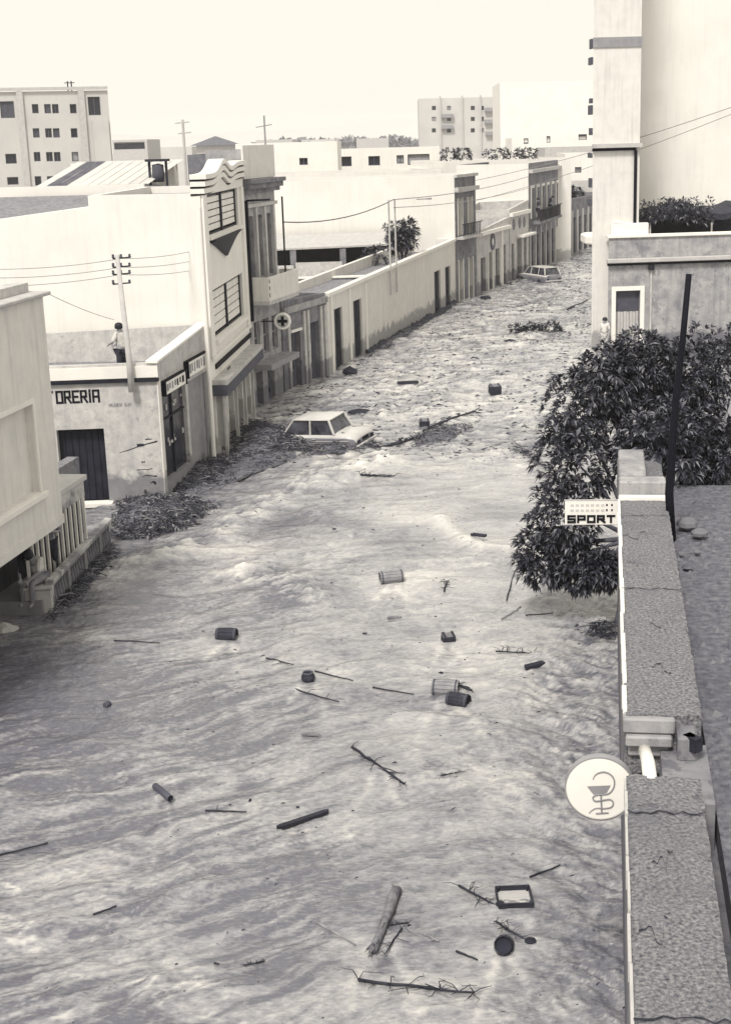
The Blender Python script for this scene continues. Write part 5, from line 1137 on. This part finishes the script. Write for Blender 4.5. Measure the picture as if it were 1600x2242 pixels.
def plank(label, a, b, wd, th, mat, z=.02, name='plank', cat='plank'):
    a, b = at(*a), at(*b); c = (a + b) / 2; c.z = wz(c.x, c.y) + z; d = b - a; ang = math.atan2(d.y, d.x); m = MB(); rr = random.Random(int(a.x * 1000)); N = 6; hl = d.length / 2
    Rm = Matrix.Rotation(ang, 3, 'Z')
    def P(u, v, w_): return c + Rm @ Vector((u, v, w_))
    le, re = [-hl + rr.uniform(-.05, .03) for _ in range(5)], [hl + rr.uniform(-.03, .05) for _ in range(5)]
    for k in range(4):
        v0, v1 = -wd / 2 + wd * k / 4, -wd / 2 + wd * (k + 1) / 4
        m.hexa([P(le[k], v0, -th / 2), P(re[k], v0, -th / 2), P(re[k + 1], v1, -th / 2), P(le[k + 1], v1, -th / 2), P(le[k], v0, th / 2), P(re[k], v0, th / 2), P(re[k + 1], v1, th / 2), P(le[k + 1], v1, th / 2)])
    return tag(m.build(name, M[mat]), label, cat, 'planks adrift')
stick('broken_trunk', 'thick pale broken trunk pointing up the street in the foreground', (868, 1955), (818, 2086), .075, .065, 'plank', 'log', twigs=0, seed=2)
stick('dark_branch', 'dark twiggy stick beside the thick pale trunk', (895, 2025), (838, 2032), .012, .008, 'wood', twigs=12, seed=3)
stick('dark_branch', 'small dark forked twig hanging off the pale trunk', (880, 2035), (842, 2090), .014, .008, 'wood', twigs=9, seed=4)
stick('dark_pole', 'straight dark pole with twigs slanting through midstream', (770, 1640), (885, 1720), .025, .016, 'wood', twigs=12, seed=5)
plank('dark frayed plank in the centre foreground', (612, 1812), (716, 1778), .09, .05, 'wood', .04)
for i, (a, b, lab) in enumerate((((582, 1440), (642, 1454), 'first piece of the long dark reed in midstream'), ((690, 1471), (772, 1491), 'middle piece of the long dark reed in midstream'), ((815, 1503), (906, 1519), 'last piece of the long dark reed nearest the barrels'), ((645, 1511), (742, 1537), 'short dark reed below the round pot'), ((250, 1408), (350, 1413), 'dark reed drifting near the left terrace'), ((-20, 1870), (105, 1838), 'dark reed entering at the left edge'), ((695, 2020), (778, 2070), 'pale reed left of the thick trunk'), ((1108, 1318), (1136, 1232), 'thin reed standing out below the leafy tree'), ((1098, 1357), (1140, 1330), 'pale short reed right of the dark twigs'), ((925, 2046), (960, 2062), 'short pale reed right of the thick trunk'), ((998, 2082), (1045, 2101), 'short dark reed between trunk and tub'), ((1160, 1922), (1226, 1896), 'curved dark reed above the open tray'), ((470, 2118), (480, 2120), 'tiny dark reed at the bottom edge'), ((1150, 1350), (1210, 1345), 'short dark reed close to the wake'), ((205, 2004), (255, 1985), 'short dark reed in the lower left foam'), ((450, 1780), (540, 1782), 'thin short reed left of the twisted scrap'))):
    stick('reed', lab, a, b, .016, .011, 'wood' if 'pale' not in lab else 'reed', 'reed', seed=20 + i, twigs=2 if i % 3 == 0 else 0, group='reeds adrift')
stick('fallen_branch', 'long dark leafy branch along the bottom edge', (785, 2148), (1040, 2176), .022, .012, 'wood', 'branch', twigs=26, seed=44)
stick('fallen_branch', 'dark knotted branch left of the open tray', (1005, 1946), (1082, 1990), .02, .01, 'wood', 'branch', twigs=18, seed=45)
stick('fallen_branch', 'scattered dark twigs below the slanting pole', (965, 1700), (1018, 1690), .01, .006, 'wood', 'branch', twigs=18, seed=46)
stick('fallen_branch', 'upright dark twig cluster right of the lone barrel', (972, 1300), (978, 1280), .02, .012, 'wood', 'branch', twigs=14, seed=47)
stick('fallen_branch', 'dark twigs fouling the pair of barrels', (1000, 1505), (1032, 1518), .03, .02, 'wood', 'branch', twigs=16, seed=48)
stick('fallen_branch', 'line of dark twigs below the stranded car', (790, 1043), (862, 1047), .035, .02, 'wood', 'branch', twigs=18, seed=49)
stick('fallen_branch', 'dark twigs at the lower centre left of the long branch', (535, 2120), (580, 2110), .012, .008, 'wood', 'branch', twigs=14, seed=50)
stick('fallen_branch', 'dark twig scraps right of the small box', (1085, 1425), (1165, 1432), .018, .01, 'wood', 'branch', twigs=14, seed=51)
stick('fallen_branch', 'small branch tangled below the open tray', (1085, 2020), (1150, 2060), .012, .008, 'wood', 'branch', twigs=22, seed=52)
stick('fallen_branch', 'dark reeds trailing right of the stranded car', (830, 985), (920, 960), .05, .03, 'wood', 'branch', twigs=26, seed=53)
stick('fallen_branch', 'dark floating branch up the flow from the car', (925, 945), (1035, 903), .05, .03, 'wood', 'branch', twigs=26, seed=54)
stick('fallen_branch', 'long dark branch line below the medallion house', (1000, 650), (1130, 618), .07, .04, 'wood', 'branch', twigs=20, seed=55)
stick('fallen_branch', 'thin branch in the far flow near the tower foot', (1240, 680), (1285, 660), .05, .03, 'wood', 'branch', twigs=10, seed=56)
plank('dark plank afloat in the far choppy water', (872, 841), (914, 839), .2, .1, 'wood', .06)
plank('dark board riding the eddy', (1035, 1187), (1060, 1190), .12, .06, 'wood', .1)
plank('dark wedge board right of midstream', (1150, 1465), (1190, 1455), .14, .07, 'wood', .06)
plank('pale scrap board in the centre foreground', (665, 1608), (700, 1608), .1, .03, 'plank', .04)
plank('short pale plank right of the lone barrel', (850, 1350), (875, 1349), .09, .04, 'plank', .02)
plank('white board lying near the corner shop heap', (505, 1032), (535, 1028), .3, .05, 'trim', .1)
def crate(label, px, py, sx, sy, hgt, deg, mat_side, mat_in, name='wooden_crate'):
    c = float_z(at(px, py)); root = thing(name, label, 'crate', c, 'boxes adrift'); Rm = Matrix.Rotation(R(deg), 3, 'Z')
    def bx_(o, s_, nm, mat): MB().box(c + Rm @ Vector(o), s_, M=Rm).build(nm, M[mat], root, bevel=.004)
    N = 5
    for i in range(N): bx_((0, -sy / 2 + sy * (i + .5) / N, .0), (sx * .94, sy / N - .008, .012), 'bottom_slat', mat_in)
    for s_ in (-1, 1):
        for k in range(2):
            bx_((0, s_ * sy / 2, hgt * (.27 + .5 * k)), (sx, .018, hgt * .46), 'side_board', mat_side); bx_((s_ * sx / 2, 0, hgt * (.27 + .5 * k)), (.018, sy - .02, hgt * .46), 'end_board', mat_side)
        for q in (-1, 1): bx_((s_ * (sx / 2 - .03), q * (sy / 2 - .03), hgt * .5), (.03, .03, hgt), 'corner_post', mat_side)
crate('open wooden tray with pale floor near the bottom right', 1125, 1978, .46, .46, .08, 2, 'wood', 'lightgrey')
def box_thing(label, px, py, s_, deg, mat, name='wooden_box', z=0):
    c = float_z(at(px, py)); c.z += s_[2] * .25 + z; root = thing(name, label, 'box', c, 'boxes adrift'); Rm = Matrix.Rotation(R(deg), 3, 'Z') @ Matrix.Rotation(R(8), 3, 'X')
    MB().box(c, s_, M=Rm).build('body', M[mat], root, bevel=.02)
    for q in (-.32, 0, .32): MB().box(c + Rm @ Vector((0, q * s_[1], s_[2] / 2 + .008)), (s_[0] * .96, s_[1] * .28, .016), M=Rm).build('lid_slat', M['plank'], root)
    for q in (-.35, .35): MB().box(c + Rm @ Vector((q * s_[0], 0, s_[2] / 2 + .022)), (.05, s_[1] * .98, .014), M=Rm).build('batten', M['wood'], root)
box_thing('small dark box with pale lid right of midstream', 981, 1396, (.27, .22, .16), 12, 'wood')
box_thing('dark box bobbing in the far choppy water', 1083, 864, (.46, .4, .34), 10, 'wood', z=.08)
box_thing('dark box caught on the branches beside the car', 929, 934, (.36, .3, .22), 5, 'wood', z=.05)
def drum(label, a, b, r_, mat, name='tin_can', cat='can'):
    a, b = at(*a), at(*b); z = wz(a.x, a.y) + r_ * .6; a.z = b.z = z; d = (b - a); L = d.length; q = d.to_track_quat('Z', 'Y').to_matrix(); root = thing(name, label, cat, a.lerp(b, .5), 'cans adrift')
    MB().lathe([(0, 0), (r_ * .85, 0), (r_, .01), (r_, L * .3), (r_ * 1.04, L * .32), (r_, L * .34), (r_, L * .66), (r_ * 1.04, L * .68), (r_, L * .7), (r_, L - .01), (r_ * .85, L)], 14, M=q, c=a).build('shell', M[mat], root, smooth=True)
    MB().lathe([(0, L - .02), (r_ * .84, L - .02), (r_ * .86, L + .002)], 14, M=q, c=a).build('end_cap', M['chip'], root)
drum('grey ribbed can adrift in the left foreground', (340, 1724), (374, 1752), .055, 'greydoor')
drum('small dark topped can near the left side', (231, 1555), (241, 1550), .06, 'greydoor')
c = float_z(at(675, 1490)); pot = thing('round_pot', 'dark round pot bobbing in midstream', 'pot', c)
MB().lathe([(0, -.1), (.09, -.08), (.135, 0), (.13, .06), (.1, .1), (.105, .12), (.085, .12), (.08, .08)], 18, c=c + Vector((0, 0, .04))).build('bowl', M['barreldark'], pot, smooth=True)
MB().lathe([(.1, .1), (.112, .115), (.1, .13), (.088, .115), (.1, .1)], 18, c=c + Vector((0, 0, .045))).build('rim', M['chip2'], pot, smooth=True)
def scrap(label, px, py, s_, seed, mat='chip', sq=(1, 1, .5), name='scrap'):
    rr = random.Random(seed); c = float_z(at(px, py)); m = MB(); n_ = 9; prof = [(0, -.3)] + [(math.sin(a) * rr.uniform(.7, 1.15), -.3 * math.cos(a) * 1.2 + .1) for a in (.5, 1.0, 1.5, 2.0, 2.5)] + [(0, .55)]
    m.lathe(prof, n_); m.v = [c + Vector((v.x * s_ * sq[0] * rr.uniform(.8, 1.2), v.y * s_ * sq[1] * rr.uniform(.8, 1.2), v.z * s_ * sq[2] * 1.6)) for v in m.v]
    return tag(m.build(name, M[mat]), label, 'debris', 'scraps adrift')
scrap('dark lump left of the floating shrub in the far water', 1116, 749, .3, 1)
scrap('dark scrap under the floating shrub in the far water', 1160, 746, .35, 2, sq=(1.6, 1, .3))
scrap('dark lump at the foot of the medallion house', 1062, 653, .45, 3)
scrap('dark lump bobbing right of the long white house', 766, 815, .4, 4, sq=(1, 1, .9))
scrap('dark lump just behind the stranded car', 786, 900, .38, 5)
scrap('dark lump in the middle of the far choppy water', 1110, 815, .14, 6)
scrap('dark twisted scrap in the left centre foreground', 548, 1757, .045, 7, sq=(.5, 1.6, .8))
scrap('dark speck in the centre foreground', 504, 1766, .025, 8)
scrap('dark lump above the frayed plank', 652, 1768, .03, 9)
scrap('dark knot against the open tray corner', 1096, 1992, .07, 10, sq=(1, 1, .9))
scrap('dark lump right of the floating tub', 1160, 2065, .08, 11)
scrap('pale boulder at the left edge below the terrace', 8, 1378, .28, 12, 'lightgrey', (1.2, 1, .8), 'boulder')
scrap('dark lump in midstream above the barrels', 798, 1384, .05, 13)
scrap('small dark scrap above the barrel pair', 965, 1470, .05, 14)
scrap('dark lump in the smooth water left of the eddy', 732, 1162, .06, 15)

# heaps of brushwood
def heap(label, pts, hgt, n, seed, ln=(.25, .8), name='brushwood_heap', leaves=0):
    rr = random.Random(seed); m = MB(); P_ = [at(*p) for p in pts]
    cx = sum(p.x for p in P_) / len(P_); cy = sum(p.y for p in P_) / len(P_)
    for i in range(n):
        j = rr.randrange(len(P_)); a, b = P_[j], P_[(j + 1) % len(P_)]; t_ = rr.random(); e = a.lerp(b, t_); k = math.sqrt(rr.random())
        x, y = cx + (e.x - cx) * k, cy + (e.y - cy) * k; z = hgt * (1 - k ** 2) * rr.uniform(.1, 1) + .05
        L = rr.uniform(*ln); th = rr.uniform(0, 6.28); d = Vector((math.cos(th), math.sin(th) * .7, rr.uniform(-.25, .35))); c = Vector((x, y, z)); r_ = .003 + .016 * rr.random() ** 3; L *= .5 + 1.3 * rr.random() ** 2
        m.tube([c - d * L / 2, c + Vector((rr.uniform(-.05, .05), rr.uniform(-.05, .05), rr.uniform(0, .08))), c + d * L / 2], [r_, r_, r_ * .4], 4, 0 if rr.random() < .72 else 1, caps=False)
        if rr.random() < leaves: leaf_tuft(m, c + d * L / 2, d, 5, .2, .05, rr, 2)
    K = 20; ring = []
    for i in range(K):                 # matted core of mud and roots
        t_ = i / K * len(P_); j = int(t_) % len(P_); e = P_[j].lerp(P_[(j + 1) % len(P_)], t_ - int(t_)); ring.append(e)
    base = len(m.v); levels = ((.92, -.15), (.8, .25), (.55, .6), (.25, .85))
    for s_, zz in levels:
        for e in ring: q = s_ * rr.uniform(.88, 1.1); m.v.append(Vector((cx + (e.x - cx) * q, cy + (e.y - cy) * q, hgt * zz * rr.uniform(.7, 1.1))))
    for l_ in range(3):
        for i in range(K): m.f.append([base + l_ * K + i, base + l_ * K + (i + 1) % K, base + (l_ + 1) * K + (i + 1) % K, base + (l_ + 1) * K + i]); m.m.append(3)
    m.f.append([base + 3 * K + i for i in range(K)]); m.m.append(3)
    return tag(m.build(name, [M['brush'], M['reed'], M['leaf'], M['mudcore']]), label, 'brushwood', 'brushwood heaps')
heap('large dark heap of reeds and brushwood before the corner shop', [(240, 1185), (330, 1182), (425, 1150), (470, 1110), (380, 1085), (260, 1100)], .4, 2200, 1, (.12, .5), leaves=.14)
heap('mat of reeds along the shop window side', [(370, 1085), (470, 1060), (520, 1015), (480, 1000), (375, 1030)], .3, 1100, 2, (.15, .6), leaves=.1)
heap('brushwood piled against the left side of the stranded car', [(500, 1010), (640, 990), (700, 990), (660, 955), (560, 925), (510, 950)], .45, 2200, 3, (.15, .6), leaves=.08)
heap('brushwood caught under the tail of the stranded car', [(660, 1000), (800, 990), (840, 975), (760, 968), (680, 975)], .18, 350, 4)
heap('low mud bank sloping from the corner shop to the stranded car', [(372, 1095), (480, 1078), (600, 1022), (690, 996), (625, 935), (540, 930), (482, 1000), (382, 1040)], .1, 900, 12, (.06, .3), name='mud_slope')
heap('reeds lodged along the foot of the terrace balustrade', [(110, 1365), (180, 1310), (260, 1215), (250, 1190), (110, 1340)], .14, 420, 5, (.15, .45))
heap('brushwood caught on the foot of the leafy tree', [(1285, 1395), (1350, 1400), (1350, 1370), (1300, 1372)], .16, 140, 6, (.15, .5))
heap('floating brush raft right of the stranded car', [(900, 985), (1000, 960), (1040, 930), (960, 935), (900, 955)], .12, 380, 7, (.1, .4))
heap('low line of brush along the wall of the long white house', [(800, 790), (900, 730), (945, 700), (930, 690), (850, 740), (795, 770)], .2, 380, 8, (.2, .8))
heap('brush line between the leafy tree and the smooth water', [(1110, 985), (1180, 1010), (1205, 1035), (1150, 995), (1120, 970)], .14, 160, 9, (.15, .5))
p = at(1172, 728); shrub('floating_shrub', 'dark uprooted shrub floating in the far choppy water', (p.x, p.y, .0), (1.25, .45, .42), 90, .25, .09, 77, mats=[M['leaf'], M['chip']])


# countless scraps carried by the far water
rr = np.random.default_rng(5); N = 17000
Yc = 44 * (128 / 44) ** rr.random(N); L_ = np.interp(Yc, ROWY, ROWL) + 1.5; R_ = np.interp(Yc, ROWY, ROWR); Xc = L_ + (R_ - L_) * rr.random(N)
keep = fbm(Xc / 2.2, Yc / 3.5, 3, 200) > -.28; Xc, Yc = Xc[keep], Yc[keep]
near = 2600; Xn = rr.uniform(-5, 4, near); Yn = rr.uniform(14, 44, near); Xc = np.concatenate([Xc, Xn]); Yc = np.concatenate([Yc, Yn])
Zc, _ = water_z(Xc, Yc); vs, fs_, ms_ = [], [], []
for x, y, z in zip(Xc, Yc, Zc):
    s_ = (.02 + .075 * rr.random() ** 4) * (1 if y > 44 else .45); th = rr.uniform(-.6, .6); a = s_ * rr.uniform(.8, 2.6); b = s_ * rr.uniform(.3, .8); h_ = s_ * rr.uniform(.2, .6); c, sn = math.cos(th), math.sin(th); o = len(vs)
    for u, v, q in ((-a, -b, -.02), (a, -b * .6, -.02), (a * .8, b, -.02), (-a * .9, b * .7, -.02), (rr.uniform(-a, a) * .5, 0, h_)): vs.append((x + u * c - v * sn, y + u * sn + v * c, z + q))
    fs_ += [(o, o + 1, o + 4), (o + 1, o + 2, o + 4), (o + 2, o + 3, o + 4), (o + 3, o, o + 4)]; ms_ += [0 if rr.random() < .6 else 1] * 4
dm = MB(); dm.v = [Vector(v) for v in vs]; dm.f = [list(f) for f in fs_]; dm.m = ms_
fl = dm.build('floating_debris', [M['chip'], M['chip2']], kind='stuff'); tag(fl, 'countless small dark scraps carried by the choppy flood', 'debris')

# ------------------------------------------------------------------ the damp air over the town
hz = MB(); hz.hexa([(-2000, -200, -2), (2000, -200, -2), (2000, 2850, -2), (-2000, 2850, -2), (-2000, -200, 52), (2000, -200, 52), (2000, 2850, 52), (-2000, 2850, 52)])
hm_ = bpy.data.materials.new('damp_air'); hm_.use_nodes = True; t = hm_.node_tree; t.nodes.clear()
pv = t.nodes.new('ShaderNodeVolumePrincipled'); pv.inputs['Density'].default_value = .0003; pv.inputs['Color'].default_value = (1, .99, .97, 1); pv.inputs['Anisotropy'].default_value = .2
om = t.nodes.new('ShaderNodeOutputMaterial'); t.links.new(pv.outputs[0], om.inputs['Volume'])
hz.build('haze', hm_, kind='stuff')
